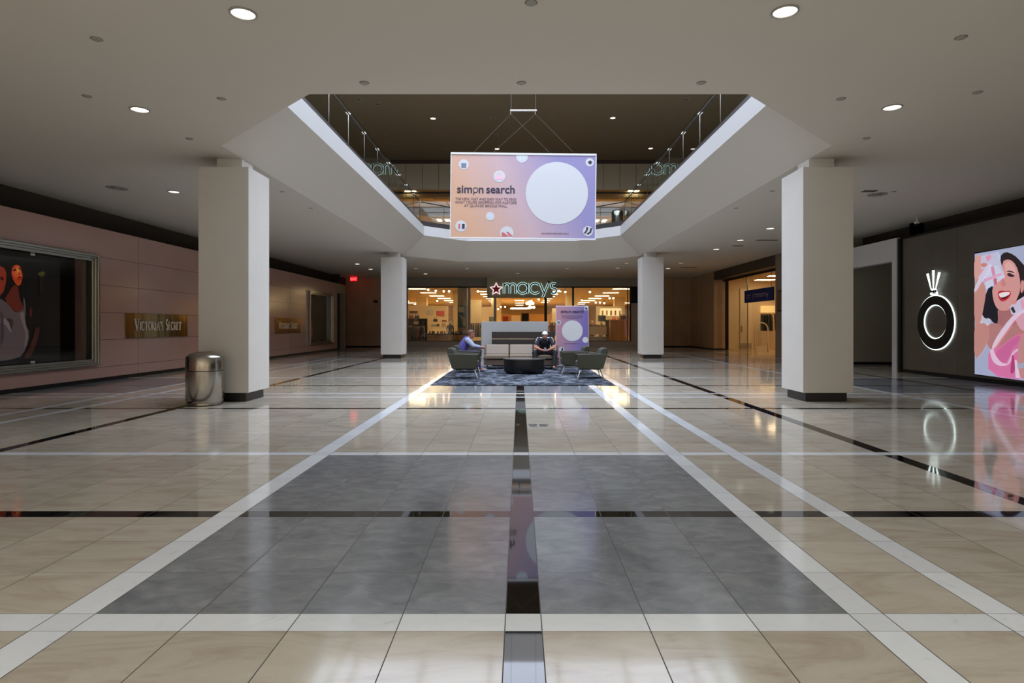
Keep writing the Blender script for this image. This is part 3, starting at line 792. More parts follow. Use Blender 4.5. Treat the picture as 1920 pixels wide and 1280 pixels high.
# ------------------------------------------------------------------ ring logo and screen on the charcoal wall
lg = thing('ring_logo', 'black ring with crown glowing white at its edges, on charcoal wall', 'sign', (11.5, 16.82, 1.5))
cy, cz = 16.82, 1.4 + (610 - 604.5) * 16.82 / FPX
def circ(cx, cy_, rx, rz, n=64): return [(cx + rx * math.cos(2 * PI * k / n), cy_ + rz * math.sin(2 * PI * k / n)) for k in range(n)]
q = MB(); q.ring(circ(cy, cz, .735, .735), circ(cy, cz + .02, .475, .475), 'x', 11.455, 11.474); q.build('ring', M['black'], lg)
q = MB(); q.ring(circ(cy, cz, .762, .762), circ(cy, cz, .715, .715), 'x', 11.476, 11.49); q.ring(circ(cy, cz + .02, .495, .495), circ(cy, cz + .02, .447, .447), 'x', 11.476, 11.49); q.build('backlight', M['halow'], lg)
zc = cz + .80
for dy, dz, ln in ((.24, .56, .42), (0.0, .64, .50), (-.24, .56, .42)):
    q = MB(); q.tube([(11.42, cy + dy * .35, zc + .10), (11.42, cy + dy, zc + dz)], [.010, .030], 8); q.build('crown_spike', M['halow'], lg)
    q = MB(); q.ball(11.42, cy + dy * .35, zc + .06, .03, .04, .035, n=10); q.build('crown_bead', M['black'], lg)
q = MB(); ribbon(q, [(cy - .13, zc - .01), (cy - .05, zc + .12), (cy, zc + .10), (cy + .05, zc + .12), (cy + .13, zc - .01)], .025, 11.42, 11.46, mp=lambda u, v, a: (a, u, v)); ribbon(q, [(cy - .12, zc - .02), (cy + .12, zc - .02)], .03, 11.42, 11.46, mp=lambda u, v, a: (a, u, v)); q.build('crown_base', M['halow'], lg)

class Pic:
    """flat picture on a side wall; layers of plain colour shapes"""
    def __init__(s, X, conv, sgn): s.X = X; s.conv = conv; s.sgn = sgn; s.mb = MB(); s.k = 0
    def poly(s, pts, col, smooth_=True):
        P = [s.conv(u, v) for u, v in pts]
        if smooth_ and len(P) > 4: 
            Q = []
            for i in range(len(P)):
                a, b = P[i], P[(i + 1) % len(P)]
                Q += [(a[0] * .75 + b[0] * .25, a[1] * .75 + b[1] * .25), (a[0] * .25 + b[0] * .75, a[1] * .25 + b[1] * .75)]
            P = Q
        x = s.X + s.sgn * s.k * .0006; s.k += 1
        bm = bmesh.new(); vs = [bm.verts.new((x, y, z)) for y, z in P]; ed = [bm.edges.new((vs[i], vs[(i + 1) % len(vs)])) for i in range(len(vs))]
        bmesh.ops.triangle_fill(bm, edges=ed, use_beauty=True); ix = {v: i for i, v in enumerate(bm.verts)}
        s.mb.add([v.co[:] for v in bm.verts], [[ix[v] for v in f.verts] for f in bm.faces], 0, rgb(*col)); bm.free()
XS = 11.46
def cvR(u, v):
    px, py = 1815 + u / 4.743, 450 + v / 4.741
    Y = XS * FPX / (px - 974); return (Y, PZ(py, Y))
scr = thing('wall_screen', 'large bright screen showing a laughing woman in pink with gift boxes', 'screen', (11.46, 14.0, .15))
q = MB(); q.box(11.462, 11.50, 12.45, 15.36, .155, 3.235); q.build('casing', M['black'], scr)
p = Pic(11.461, cvR, -1)
p.poly([(59, 122), (640, 20), (640, 1268), (59, 1190)], (176, 184, 214), False)
p.poly([(120, 700), (150, 620), (200, 660), (200, 780), (90, 800)], (205, 208, 226))
p.poly([(225, 400), (165, 440), (120, 650), (150, 700), (190, 690), (230, 740), (280, 760), (292, 640), (240, 560), (230, 470)], (24, 26, 38))
p.poly([(280, 150), (330, 100), (410, 130), (470, 190), (520, 250), (560, 420), (560, 560), (500, 600), (420, 620), (300, 400)], (40, 28, 34))
p.poly([(262, 590), (330, 640), (440, 560), (470, 700), (500, 770), (500, 900), (300, 900), (220, 820), (270, 740)], (176, 116, 120))
p.poly([(180, 745), (270, 735), (330, 800), (470, 720), (620, 760), (620, 1000), (240, 1000), (170, 940), (150, 820)], (190, 132, 132))
p.poly([(300, 190), (370, 165), (430, 220), (462, 330), (470, 440), (430, 540), (370, 620), (300, 632), (250, 600), (222, 520), (215, 430), (250, 380), (320, 330)], (222, 160, 158))
p.poly([(330, 200), (380, 190), (425, 260), (430, 300), (350, 310), (330, 260)], (236, 182, 178))
p.poly([(468, 372), (490, 350), (505, 380), (498, 450), (470, 480)], (214, 150, 146))
p.poly([(345, 300), (370, 290), (400, 305), (420, 320), (395, 330), (360, 322)], (60, 40, 48))
p.poly([(335, 282), (370, 268), (415, 285), (415, 295), (370, 282)], (70, 46, 52))
p.poly([(300, 330), (325, 350), (345, 395), (330, 412), (300, 408), (296, 380)], (206, 140, 138))
p.poly([(262, 462), (300, 445), (330, 452), (378, 448), (388, 485), (350, 532), (305, 548), (280, 530)], (196, 44, 62))
p.poly([(272, 474), (320, 462), (378, 460), (372, 482), (330, 504), (290, 512)], (246, 244, 248))
p.poly([(292, 514), (335, 506), (372, 486), (350, 512), (312, 526)], (40, 18, 24))
p.poly([(58, 360), (100, 330), (150, 390), (165, 450), (150, 560), (110, 760), (58, 760)], (208, 150, 142))
p.poly([(58, 740), (110, 740), (160, 735), (190, 800), (185, 900), (120, 1010), (58, 1070)], (206, 146, 140))
p.poly([(58, 150), (118, 125), (150, 160), (160, 240), (110, 310), (58, 380)], (226, 168, 162))
p.poly([(118, 145), (272, 105), (330, 330), (165, 438), (145, 345), (205, 240), (120, 260)], (206, 206, 232), False)
p.poly([(150, 330), (205, 235), (262, 225), (330, 330), (165, 438)], (214, 222, 246), False)
p.poly([(205, 240), (232, 230), (262, 365), (236, 385)], (226, 150, 186), False)
p.poly([(160, 150), (200, 125), (215, 150), (180, 200)], (232, 160, 190))
p.poly([(145, 345), (300, 290), (310, 310), (155, 375)], (232, 178, 208), False)
p.poly([(230, 350), (262, 340), (262, 390), (238, 400)], (200, 110, 140), False)
p.poly([(118, 210), (160, 200), (180, 215), (160, 240), (122, 235)], (216, 140, 128))
p.poly([(58, 430), (120, 300), (190, 215), (218, 215), (150, 330), (62, 480)], (224, 214, 240))
p.poly([(185, 965), (270, 962), (350, 900), (480, 815), (560, 900), (560, 1250), (185, 1202)], (226, 124, 176))
p.poly([(245, 1010), (330, 930), (470, 830), (470, 900), (400, 960), (370, 1060), (310, 1100), (270, 1080)], (214, 110, 166))
p.poly([(200, 970), (235, 965), (240, 1010), (300, 1090), (350, 1098), (350, 1116), (280, 1120), (225, 1080), (205, 1020)], (240, 206, 232))
p.poly([(350, 1100), (378, 1050), (400, 990), (450, 960), (470, 975), (410, 1010), (390, 1080), (352, 1118)], (236, 190, 220))
p.poly([(400, 1000), (430, 1080), (420, 1180), (380, 1190), (390, 1090)], (186, 70, 130))
p.poly([(420, 1060), (440, 1070), (470, 1225), (430, 1222)], (236, 214, 236), False)
p.poly([(450, 960), (490, 820), (560, 800), (560, 1240), (470, 1228), (450, 1100)], (204, 148, 146))
p.poly([(445, 1100), (520, 1085), (520, 1130), (450, 1145)], (176, 180, 200))
p.poly([(425, 690), (470, 640), (560, 620), (560, 800), (490, 810), (440, 740)], (226, 170, 190))
p.poly([(378, 600), (410, 560), (520, 490), (620, 480), (620, 620), (430, 665), (395, 660)], (214, 206, 234), False)
p.poly([(385, 605), (410, 590), (432, 640), (412, 650)], (50, 46, 64), False)
p.poly([(385, 545), (420, 530), (450, 540), (430, 570), (395, 570)], (222, 150, 150))
p.poly([(470, 540), (500, 520), (520, 600), (490, 620)], (236, 170, 200), False)
p.poly([(216, 962), (250, 880), (330, 760), (420, 655), (500, 620), (500, 640), (440, 690), (340, 820), (238, 968)], (234, 214, 236))
p.mb.build('picture', M['attrscreen'], scr, attr=True)

# ------------------------------------------------------------------ lingerie shop windows and brass signs
def shop_window(name, Y0, Y1, label, n_panes):
    z0, z1 = .41, 3.14
    t = thing(name, label, 'shop window', (-10.5, (Y0 + Y1) / 2, z0))
    for k, (a, b, x0, x1) in enumerate(((0, .055, -10.5, -10.38), (.05, .10, -10.5, -10.42), (.095, .165, -10.62, -10.46))):
        q = MB()
        o_ = [(Y0 + a, z0 + a), (Y1 - a, z0 + a), (Y1 - a, z1 - a), (Y0 + a, z1 - a)]; i_ = [(Y0 + b, z0 + b), (Y1 - b, z0 + b), (Y1 - b, z1 - b), (Y0 + b, z1 - b)]
        q.ring(o_, i_, 'x', x0, x1); q.build('frame_moulding', M['moulding'], t, bev=.012)
    q = MB(); q.box(-11.2, -11.16, Y0, Y1, z0, z1); q.box(-11.2, -10.9, Y0, Y0 + .02, z0, z1); q.box(-11.2, -10.9, Y1 - .02, Y1, z0, z1); q.box(-11.2, -10.9, Y0, Y1, z0, z0 + .02); q.box(-11.2, -10.9, Y0, Y1, z1 - .02, z1)
    q.build('display_box', M['black'], t)
    w = (Y1 - Y0 - .33) / n_panes
    for k in range(n_panes):
        a = Y0 + .165 + k * w
        q = MB(); q.quad((-10.60, a + .004, z0 + .165), (-10.60, a + w - .004, z0 + .165), (-10.60, a + w - .004, z1 - .165), (-10.60, a + .004, z1 - .165)); q.build('glass_pane', M['dglass'], t)
        if k:
            for zz in (z0 + .19, z1 - .19):
                q = MB(); q.box(-10.61, -10.585, a - .06, a + .06, zz - .03, zz + .03); q.build('pane_clip', M['chrome'], t)
    return t
sw = shop_window('shop_window', 9.75, 15.1, 'large dark display window with mirrored moulding, beside the nearer brass sign', 3)
XV = -10.72
def cvL(u, v):
    px, py = u / 4.265, 420 + v / 4.267
    Y = XV * FPX / (px - 974); return (Y, PZ(py, Y))
p = Pic(XV, cvL, 1)
p.poly([(-400, 200), (480, 300), (480, 1090), (-400, 1160)], (7, 6, 6), False)
p.poly([(92, 345), (125, 322), (160, 332), (172, 372), (182, 410), (176, 446), (168, 478), (150, 496), (128, 482), (108, 450), (94, 410), (86, 380)], (206, 70, 34))
p.poly([(104, 350), (132, 330), (156, 342), (166, 386), (176, 412), (166, 436), (140, 440), (116, 420), (102, 390)], (236, 100, 50))
p.poly([(134, 348), (152, 346), (160, 372), (156, 396), (140, 402), (130, 380)], (252, 156, 84))
p.poly([(98, 372), (112, 360), (128, 360), (132, 370), (114, 378)], (44, 12, 8)); p.poly([(144, 352), (158, 350), (166, 362), (152, 366)], (60, 18, 10))
p.poly([(96, 356), (112, 346), (128, 350), (112, 352)], (40, 12, 8)); p.poly([(140, 376), (154, 392), (160, 404), (146, 406)], (170, 50, 26))
p.poly([(130, 430), (150, 416), (172, 420), (170, 430), (152, 436)], (150, 20, 18)); p.poly([(132, 438), (152, 438), (172, 432), (160, 450), (142, 450)], (176, 30, 22))
p.poly([(60, 300), (110, 296), (128, 322), (100, 338), (88, 380), (96, 440), (80, 470), (62, 420)], (16, 8, 6)); p.poly([(128, 318), (180, 320), (192, 380), (196, 440), (184, 470), (182, 410), (170, 350), (150, 328)], (14, 8, 6))
p.poly([(-60, 330), (30, 340), (50, 400), (45, 470), (20, 560), (-60, 600)], (158, 54, 34))
p.poly([(0, 420), (22, 425), (28, 445), (4, 450)], (40, 10, 8))
p.poly([(98, 490), (140, 490), (152, 590), (192, 680), (150, 705), (95, 690), (30, 600), (60, 560)], (104, 38, 24))
p.poly([(-200, 560), (0, 590), (60, 640), (110, 705), (160, 700), (188, 680), (182, 590), (192, 588), (206, 680), (195, 780), (236, 880), (205, 1000), (140, 1082), (-200, 1110)], (96, 80, 82))
p.poly([(40, 760), (80, 750), (108, 780), (84, 860), (50, 810)], (64, 44, 44)); p.poly([(-20, 750), (60, 760), (90, 860), (80, 870), (40, 800), (-20, 780)], (132, 116, 118))
p.poly([(150, 710), (190, 700), (190, 760), (222, 880), (200, 990), (190, 980), (205, 880), (170, 780)], (126, 108, 110))
p.poly([(236, 660), (256, 690), (250, 740), (228, 730)], (84, 30, 26))
p.poly([(282, 820), (316, 830), (312, 870), (272, 1000), (232, 1072), (185, 1074), (225, 1000), (262, 900)], (62, 28, 24))
p.poly([(0, 690), (20, 720), (30, 900), (0, 1000)], (70, 58, 64))
p.poly([(300, 390), (340, 375), (360, 395), (340, 415), (305, 412)], (84, 80, 36)); p.poly([(310, 415), (350, 415), (330, 560), (312, 540)], (26, 24, 12))  # lamp reflection and its streak below, painted into the picture
p.mb.build('display_picture', M['attrbox'], sw, attr=True)
sw2 = shop_window('shop_window', 30.3, 34.1, 'far display window with mirrored moulding past the second brass sign', 2)
p = Pic(XV, lambda u, v: (u, v), 1)
p.poly([(30.5, .6), (33.9, .6), (33.9, 3.0), (30.5, 3.0)], (8, 7, 7), False)
p.poly([(30.6, .7), (31.5, .7), (31.6, 1.3), (31.3, 1.7), (31.0, 1.85), (30.7, 1.5)], (120, 54, 48))
p.poly([(31.15, 2.3), (31.35, 2.25), (31.5, 2.5), (31.4, 2.75), (31.2, 2.75)], (70, 30, 22))
p.mb.build('display_picture', M['attrbox'], sw2, attr=True)
def serif_letter(mb, ch, x, z, h, w, X):
    mp = lambda u, v, a: (a, u, v)
    tk, tn = h * .17, h * .075
    def st(p, t_): ribbon(mb, [(x + u * w, z + v * h) for u, v in p], t_, X, X + .012, mp=mp)
    def serif(u, v, l=.28): st([(u - l / 2, v), (u + l / 2, v)], tn * .8)
    C = {'V': [([(.08, 1), (.5, 0)], tk), ([(.92, 1), (.5, 0)], tn)], 'I': [([(.5, 0), (.5, 1)], tk)], 'T': [([(.5, 0), (.5, 1)], tk), ([(.04, .97), (.96, .97)], tn), ([(.05, 1), (.05, .8)], tn), ([(.95, 1), (.95, .8)], tn)],
         'C': [(arc(.55, .5, .45, 45, 315, 14, .48), tk * .8)], 'O': [(arc(.5, .5, .42, 0, 360, 20, .48), tk * .8)],
         'R': [([(.2, 0), (.2, 1)], tk), ([(.2, .96)] + arc(.5, .74, .28, 90, -90, 8, .22) + [(.2, .52)], tn), ([(.45, .5), (.95, 0)], tk)],
         'A': [([(.08, 0), (.5, 1)], tn), ([(.92, 0), (.5, 1)], tk), ([(.25, .36), (.75, .36)], tn)], "'": [([(.5, 1.05), (.4, .8)], tk * .8)],
         'S': [(arc(.5, .75, .3, 40, 270, 8, .23) + arc(.5, .26, .32, 90, -140, 8, .24), tk * .8)],
         'E': [([(.22, 0), (.22, 1)], tk), ([(.2, .97), (.85, .97)], tn), ([(.2, .03), (.9, .03)], tn), ([(.2, .52), (.7, .52)], tn)]}
    for p_, t_ in C[ch]: st(p_, t_)
    for u, v in {'V': [(.08, 1), (.92, 1)], 'I': [(.5, 0), (.5, 1)], 'T': [(.5, 0)], 'R': [(.2, 0), (.95, 0)], 'A': [(.08, 0), (.92, 0)], 'E': []}.get(ch, []): serif(u, v, .4)
def brass_sign(Y0, label):
    t = thing('brass_sign', label, 'sign', (-10.5, Y0 + 1.5, 1.05), group='brass shop name plates on the pink wall')
    q = MB(); q.box(-10.498, -10.475, Y0, Y0 + 3.02, 1.06, 1.73); q.build('plate', M['brass'], t, bev=.004)
    q = MB(); cur = Y0 + .42
    X = -10.472
    for i, ch in enumerate("VICTORIA'S SECRET"):
        if ch == ' ': cur += .12; continue
        big = i in (0, 11); h = .31 if big else .245
        w = {'I': .07, "'": .05, 'V': .19, 'S': .12, 'O': .17, 'C': .15, 'T': .15, 'R': .145, 'A': .15, 'E': .12}[ch] * (1.15 if big else 1)
        serif_letter(q, ch, cur, 1.265, h, w, X); cur += w + .012
    s = 2.3 / (cur - (Y0 + .42))
    q.v = [(x, Y0 + .36 + (y - Y0 - .42) * s, z) for x, y, z in q.v]
    q.build('lettering', M['silver'], t)
brass_sign(16.22, 'brass shop name plate with silver letters between large window and column')
brass_sign(26.15, 'brass shop name plate farther along the pink wall, past the column')

# ------------------------------------------------------------------ wall and ceiling bits
t = thing('exit_sign', 'small red lit exit sign under the ceiling at far left', 'exit sign', (PX(663, 38.6), 38.6, 4.28))
x = PX(663, 38.6); z = PZ(523, 38.6)
q = MB(); q.box(x - .21, x + .21, 38.6, 38.66, z - .12, z + .12); q.build('housing', M['red'], t)
q = MB(); q.tube([(x, 38.63, z + .12), (x, 38.63, CEIL)], .012, 6); q.build('hanger', M['black'], t)
lettering('EXIT', .2, (x, 38.597, z - .07), 'front', mat('exit_letter', (255, 190, 190), .5, emit=(255, 120, 120), es=1.5), t)
t = thing('security_camera', 'small dome security camera under the dark recess at right', 'camera', (11.75, PX(1, 1) * 0 + 17.5, CEIL))
x = PX(1719, 17.6); z = PZ(422, 17.6)
q = MB(); q.lathe([(.07, z + .10), (.07, z + .04)], x, 17.6, 16); q.tube([(x, 17.6, z + .1), (x, 17.6, CEIL)], .02, 8); q.build('mount', M['white'], t, smooth=True)
q = MB(); q.ball(x, 17.6, z + .03, .06, n=14); q.build('dome', M['black'], t, smooth=True)
t = thing('framed_notice', 'dark framed notice on the beige wall behind the right column', 'notice', (11.24, 26.2, 2.0))
q = MB(); q.box(11.21, 11.248, 25.9, 26.5, 2.0, 2.92); q.build('frame', M['black'], t)
q = MB(); q.box(11.205, 11.212, 25.96, 26.44, 2.06, 2.86); q.build('sheet', mat('dim_brown_print', (96, 62, 44), .5), t)
t = thing('wall_plaque', 'small dark plaque on the brown wall left of the far column', 'plaque', (PX(704, 39.98), 39.98, 2.9))
q = MB(); q.box(PX(700.5, 40), PX(708.5, 40), 39.965, 39.998, PZ(567, 40), PZ(562.5, 40)); q.build('plate', M['black'], t)
# floor outlet cover near the black centre strip
t = thing('floor_outlet', 'rectangular metal floor outlet cover beside the black centre strip', 'floor outlet', (PX(1010, 8.5), 8.5, 0))
x0_, x1_ = PX(988, 8.5), PX(1030, 8.5)
q = MB(); q.box(x0_, x1_, 8.34, 8.66, 0.0005, .006); q.build('cover_plate', mat('outlet_plate', (190, 192, 196), .25, .6), t, bev=.002)
for a, b in ((.03, .14), (.18, .29)):
    q = MB(); q.box(x0_ + a, x0_ + b, 8.40, 8.60, .006, .009); q.build('flap', M['steel'], t)
# ------------------------------------------------------------------ hanging banner
YB = 20.6
bn = thing('hanging_banner', 'pink to purple fabric advertising banner hanging in the opening', 'banner', (0.126, YB, 5.78))
bx0, bx1, bz0, bz1 = PX(846, YB) - .126, PX(1116, YB) - .126, PZ(446, YB) - 5.78, PZ(291, YB) - 5.78
q = MB(); q.box(bx0, bx1, -.004, .004, bz0, bz1)
q.build('fabric', banner_mat('banner_print', rgb(196, 154, 124), rgb(182, 156, 160), rgb(132, 126, 170), bx0, bx1, bz0, bz1, .13, 0), bn, world=False)
q = MB(); q.box(bx0 - .03, bx1 + .03, -.03, .03, bz1, bz1 + .07); q.build('top_rail', M['white'], bn, world=False, bev=.008)
q = MB(); q.box(bx0 - .03, bx1 + .03, -.025, .025, bz0 - .05, bz0); q.build('bottom_rail', M['white'], bn, world=False, bev=.008)
q = MB(); q.box(bx0 - .03, bx0, -.02, .02, bz0, bz1); q.box(bx1, bx1 + .03, -.02, .02, bz0, bz1); q.build('side_edging', M['white'], bn, world=False)
def disc_px(par, px, py, r, Y, m, name, clip=None, dy=-.008, t=.003):
    X, Z = PX(px, Y), PZ(py, Y); R = r * Y / FPX
    pts = circ(X, Z, R, R, 40)
    if clip: pts = [(x, min(max(z, clip[0]), clip[1])) for x, z in pts]
    q = MB(); q.prism(pts, 'y', Y + dy - t, Y + dy); return q.build(name, m, par)
def shape_px(par, pts, Y, m, name, dy=-.013):
    q = MB(); q.prism([(PX(x, Y), PZ(y, Y)) for x, y in pts], 'y', Y + dy - .002, Y + dy); return q.build(name, m, par)
zt_, zb_ = 5.78 + bz1, 5.78 + bz0
disc_px(bn, 1044, 361.5, 58.5, YB, M['discwhite'], 'large_disc')
for px, py, r in ((869, 309.5, 9.5), (936, 331, 11), (978, 294, 11), (1105, 303, 7.8), (919.5, 406, 8), (865, 425, 10.5), (951, 437, 12.5), (1103, 432, 9.5)):
    disc_px(bn, px, py, r, YB, M['discwhite'], 'small_disc', clip=(zb_, zt_))
gi = mat('icon_grey_blue', (110, 116, 132), .6); pk = mat('icon_pink', (226, 176, 192), .6); rd = mat('icon_red', (186, 96, 96), .6); lb = mat('icon_pale_blue', (190, 206, 226), .6)
shape_px(bn, [(864, 307), (874, 307), (873.5, 316), (864.5, 316)], YB, gi, 'basket_icon')
shape_px(bn, [(931, 330), (941.5, 330), (943, 337), (929.5, 337)], YB, pk, 'handbag_icon')
q = MB(); ribbon(q, [(PX(x, YB), PZ(y, YB)) for x, y in [(933, 330), (933.5, 326), (936, 324), (938.5, 326), (939, 330)]], .02, YB - .015, YB - .012); q.build('handbag_strap_icon', pk, bn)
shape_px(bn, [(972, 292), (976, 292), (977, 300), (974, 301)], YB, lb, 'garment_icon'); shape_px(bn, [(979, 292), (983, 292), (982, 300), (979.5, 301)], YB, lb, 'garment_icon')
shape_px(bn, [(1101, 303), (1106, 299), (1110, 303), (1106, 308)], YB, M['ink'], 'wallet_icon')
shape_px(bn, [(917, 408), (917.5, 404), (919.5, 402), (921.5, 404), (922, 408)], YB, lb, 'bottle_icon')
shape_px(bn, [(860, 421), (863.5, 421), (863.5, 430), (860, 430)], YB, rd, 'lotion_icon'); shape_px(bn, [(867, 421), (872, 421), (872, 430), (867, 430)], YB, M['ink'], 'jar_icon')
shape_px(bn, [(941, 436), (945, 436), (955, 444), (942, 444.5)], YB, rd, 'shoe_icon'); shape_px(bn, [(950, 435), (954, 435), (962, 443), (956, 444)], YB, rd, 'shoe_icon')
shape_px(bn, [(1100, 424), (1104, 425), (1102, 432), (1098, 437), (1095, 436), (1099, 431)], YB, M['ink'], 'boot_icon'); shape_px(bn, [(1107, 427), (1111, 426), (1109, 435), (1103, 439), (1100, 437), (1106, 433)], YB, M['ink'], 'boot_icon')
def simon(par, Y, k, x0, yb, inkm):
    """k = pixels per banner pixel; x0,yb = left and baseline of the word"""
    f = lambda a: x0 + (a - 857) * k
    for s, a, b in (('sim', 857, 885), ('n', 897.6, 906.6), ('search', 911.7, 965)):
        lettering(s, .38 * k * Y / YB, (PX((f(a) + f(b)) / 2, Y), Y - .014, PZ(yb, Y)), 'front', inkm, par, width=(b - a) * k * Y / FPX, off=.006 * k, ext=.002)
    q = MB(); cx, cy = PX(f(891.5), Y), PZ(yb - 5.3 * k, Y); R = 4.4 * k * Y / FPX
    ribbon(q, circ(cx, cy, R, R, 24), .022 * k, Y - .016, Y - .012, closed=True); ribbon(q, [(cx - R * .5, cy - R * .85), (cx - R * .9, cy - R * 1.9)], .03 * k, Y - .016, Y - .012)
    q.build('lettering', inkm, par)
simon(bn, YB, 1.0, 857, 362.6, M['ink'])
for s, a, b, y in (("THE NEW, FAST AND EASY WAY TO FIND", 854, 968, 376.3), ("WHAT YOU'RE SHOPPING FOR IN-STORE", 853, 969, 382.6), ("AT QUAKER BRIDGE MALL", 870.5, 951, 389)):
    lettering(s, .125, (PX((a + b) / 2, YB), YB - .014, PZ(y, YB)), 'front', M['ink2'], bn, width=(b - a) * YB / FPX, ext=.002)
lettering("QUAKER BRIDGE MALL", .06, (PX(1042, YB), YB - .014, PZ(438, YB)), 'front', M['ink2'], bn, width=52 * YB / FPX, ext=.002)
bn.rotation_euler = (0, .0105, 0)
# spreader bar and wires that carry it
sb = thing('spreader_bar', 'white spreader bar with suspension wires above the banner', 'hanger', (0.13, YB, 8.66))
q = MB(); q.tube([(PX(956.5, YB), YB, 8.66), (PX(1006.5, YB), YB, 8.66)], .028, 10); q.build('bar', M['white'], sb)
for x in (958.5, 1004.5):
    q = MB(); q.tube([(PX(x, YB), YB, 8.68), (PX(x + .3, YB), YB, 13.4)], .005, 6); q.build('hanging_wire', M['wire'], sb)
    q = MB(); q.tube([(PX(x - 1, YB), YB, 8.66), (PX(x - 1, YB), YB, 8.53)], .012, 6); q.build('hook', M['trimring'], sb)
for a, b in ((957.5, 888), (957.5, 1030), (1004, 925), (1004, 1075)):
    q = MB(); q.tube([(PX(a, YB), YB, 8.54), (PX(b, YB), YB, 7.25)], .0025, 6); q.build('stay_wire', M['wire'], sb)

# ------------------------------------------------------------------ standing advertising panel
YS = 20.45
sd = thing('standing_panel', 'tall purple advertising panel standing behind the right armchairs', 'advertising panel', (PX(1073, YS), YS, 0))
sx0, sx1 = PX(1043, YS), PX(1103, YS); sz1 = PZ(574, YS)
q = MB(); q.box(sx0 - .016, sx1 + .016, YS, YS + .12, 0.04, sz1 + .015); q.build('cabinet', M['white'], sd, bev=.01)
q = MB(); q.box(sx0 - MW[sd.name].translation.x, sx1 - MW[sd.name].translation.x, -.006, 0, .10, sz1); 
o = q.build('print', banner_mat('panel_print', rgb(170, 126, 140), rgb(142, 118, 154), rgb(106, 94, 156), sx0 - MW[sd.name].translation.x, sx1 - MW[sd.name].translation.x, .1, sz1, -.12, 0), sd, world=False)
q = MB(); q.box(sx0 - .04, sx1 + .04, YS - .12, YS + .24, 0.012, .04); q.build('foot_plate', M['steel'], sd)
disc_px(sd, 1073, 620, 19.5, YS, M['discwhite'], 'large_disc')
for px, py, r in ((1099, 578, 4.0), (1047.5, 604.5, 4.5), (1053, 655, 5), (1097.5, 637, 5.5)): disc_px(sd, px, py, r, YS, M['discwhite'], 'small_disc', t=.002)
shape_px(sd, [(1096, 577), (1099, 576), (1102, 579), (1099, 581)], YS, M['ink'], 'wallet_icon'); shape_px(sd, [(1045, 602), (1050, 602), (1050, 607), (1045, 607)], YS, gi, 'basket_icon')
shape_px(sd, [(1053, 652), (1055, 651), (1056, 657), (1052, 657)], YS, M['ink'], 'boot_icon')
simon(sd, YS, .40, 1051.5, 586.5, M['ink'])
for s, a, b, y in (("THE NEW, FAST AND EASY WAY TO FIND", 1053, 1092, 592.2), ("WHAT YOU'RE SHOPPING FOR IN-STORE", 1053, 1092, 594.8), ("AT QUAKER BRIDGE MALL", 1057, 1088, 597.4)):
    lettering(s, .045, (PX((a + b) / 2, YS), YS - .014, PZ(y, YS)), 'front', M['ink2'], sd, width=(b - a) * YS / FPX, ext=.001)
lettering("QUAKER BRIDGE MALL", .04, (PX(1073, YS), YS - .014, PZ(644.5, YS)), 'front', M['ink2'], sd, width=30 * YS / FPX, ext=.001)

# ------------------------------------------------------------------ seating island
q = MB(); q.box(-2.09, 2.23, 14.27, 20.95, 0.0, .012)
rug = q.build('area_rug', M['carpet']); tag(rug, 'large blue grey patterned rug under the seating group', 'rug')
def armchair(loc, rz, label):
    t = thing('armchair', label, 'armchair', loc, rz, group='olive grey vinyl armchairs round the coffee table')
    side = [(-.41, .655), (.385, .635), (.375, .60), (.355, .28), (.33, .255), (-.27, .255), (-.30, .28), (-.395, .60)]
    for y0, y1 in ((-.375, -.31), (.31, .375)):
        q = MB(); q.prism(side, 'y', y0, y1); q.build('armrest', M['greenvinyl'], t, world=False, bev=.014)
    q = MB(); q.prism([(-.42, .655), (-.425, .76), (-.40, .80), (-.33, .80), (-.30, .74), (-.23, .45), (-.20, .26), (-.27, .26), (-.395, .60)], 'y', -.335, .335); q.build('backrest', M['greenvinyl'], t, world=False, bev=.02)
    q = MB(); q.prism([(-.335, .77), (-.30, .79), (-.25, .76), (-.17, .47), (-.25, .46)], 'y', -.30, .30); q.build('back_cushion', M['greenseat'], t, world=False, bev=.02)
    q = MB(); q.box(-.22, .37, -.305, .305, .30, .455); q.build('seat', M['greenseat'], t, world=False, bev=.03)
    for sx, sy in ((1, 1), (1, -1), (-1, 1), (-1, -1)):
        q = MB(); q.tube([(sx * .24 + .03, sy * .26, .27), (sx * .34 + .03, sy * .35, .0)], [.017, .011], 8); q.build('leg', M['chrome'], t, world=False, smooth=True)
    q = MB(); q.tube([(-.2, -.25, .24), (.26, -.25, .24), (.26, .25, .24), (-.2, .25, .24), (-.2, -.25, .24)], .012, 6); q.build('under_frame', M['black'], t, world=False)
    return t
a0 = armchair((-1.455, 16.15, .016), 0, 'olive grey armchair nearest the camera on the left side of the rug')
dup(a0, (1.875, 16.15, .016), PI, 'olive grey armchair nearest the camera on the right side of the rug')
dup(a0, (1.57, 17.60, .016), PI, 'olive grey armchair behind the nearest right one, before the purple panel')
dup(a0, (-1.52, 18.15, .016), 0, 'olive grey armchair in which the person in purple sits')
sf = thing('sofa', 'long taupe leather three seat sofa facing the coffee table', 'sofa', (.05, 19.85, .012))
for k in range(3):
    x0 = -1.17 + k * .785
    q = MB(); q.box(x0 + .012, x0 + .773, -.44, .22, .32, .45); q.build('seat_cushion', M['taupe'], sf, world=False, bev=.03)
    q = MB(); q.prism([(.06, .45), (.20, .765), (.34, .765), (.30, .40), (.10, .40)], 'x', x0 + .012, x0 + .773); q.build('back_cushion', M['taupe'], sf, world=False, bev=.03)
q = MB(); q.box(-1.19, 1.21, -.38, .34, .12, .285); q.build('base', M['taupe2'], sf, world=False, bev=.01)
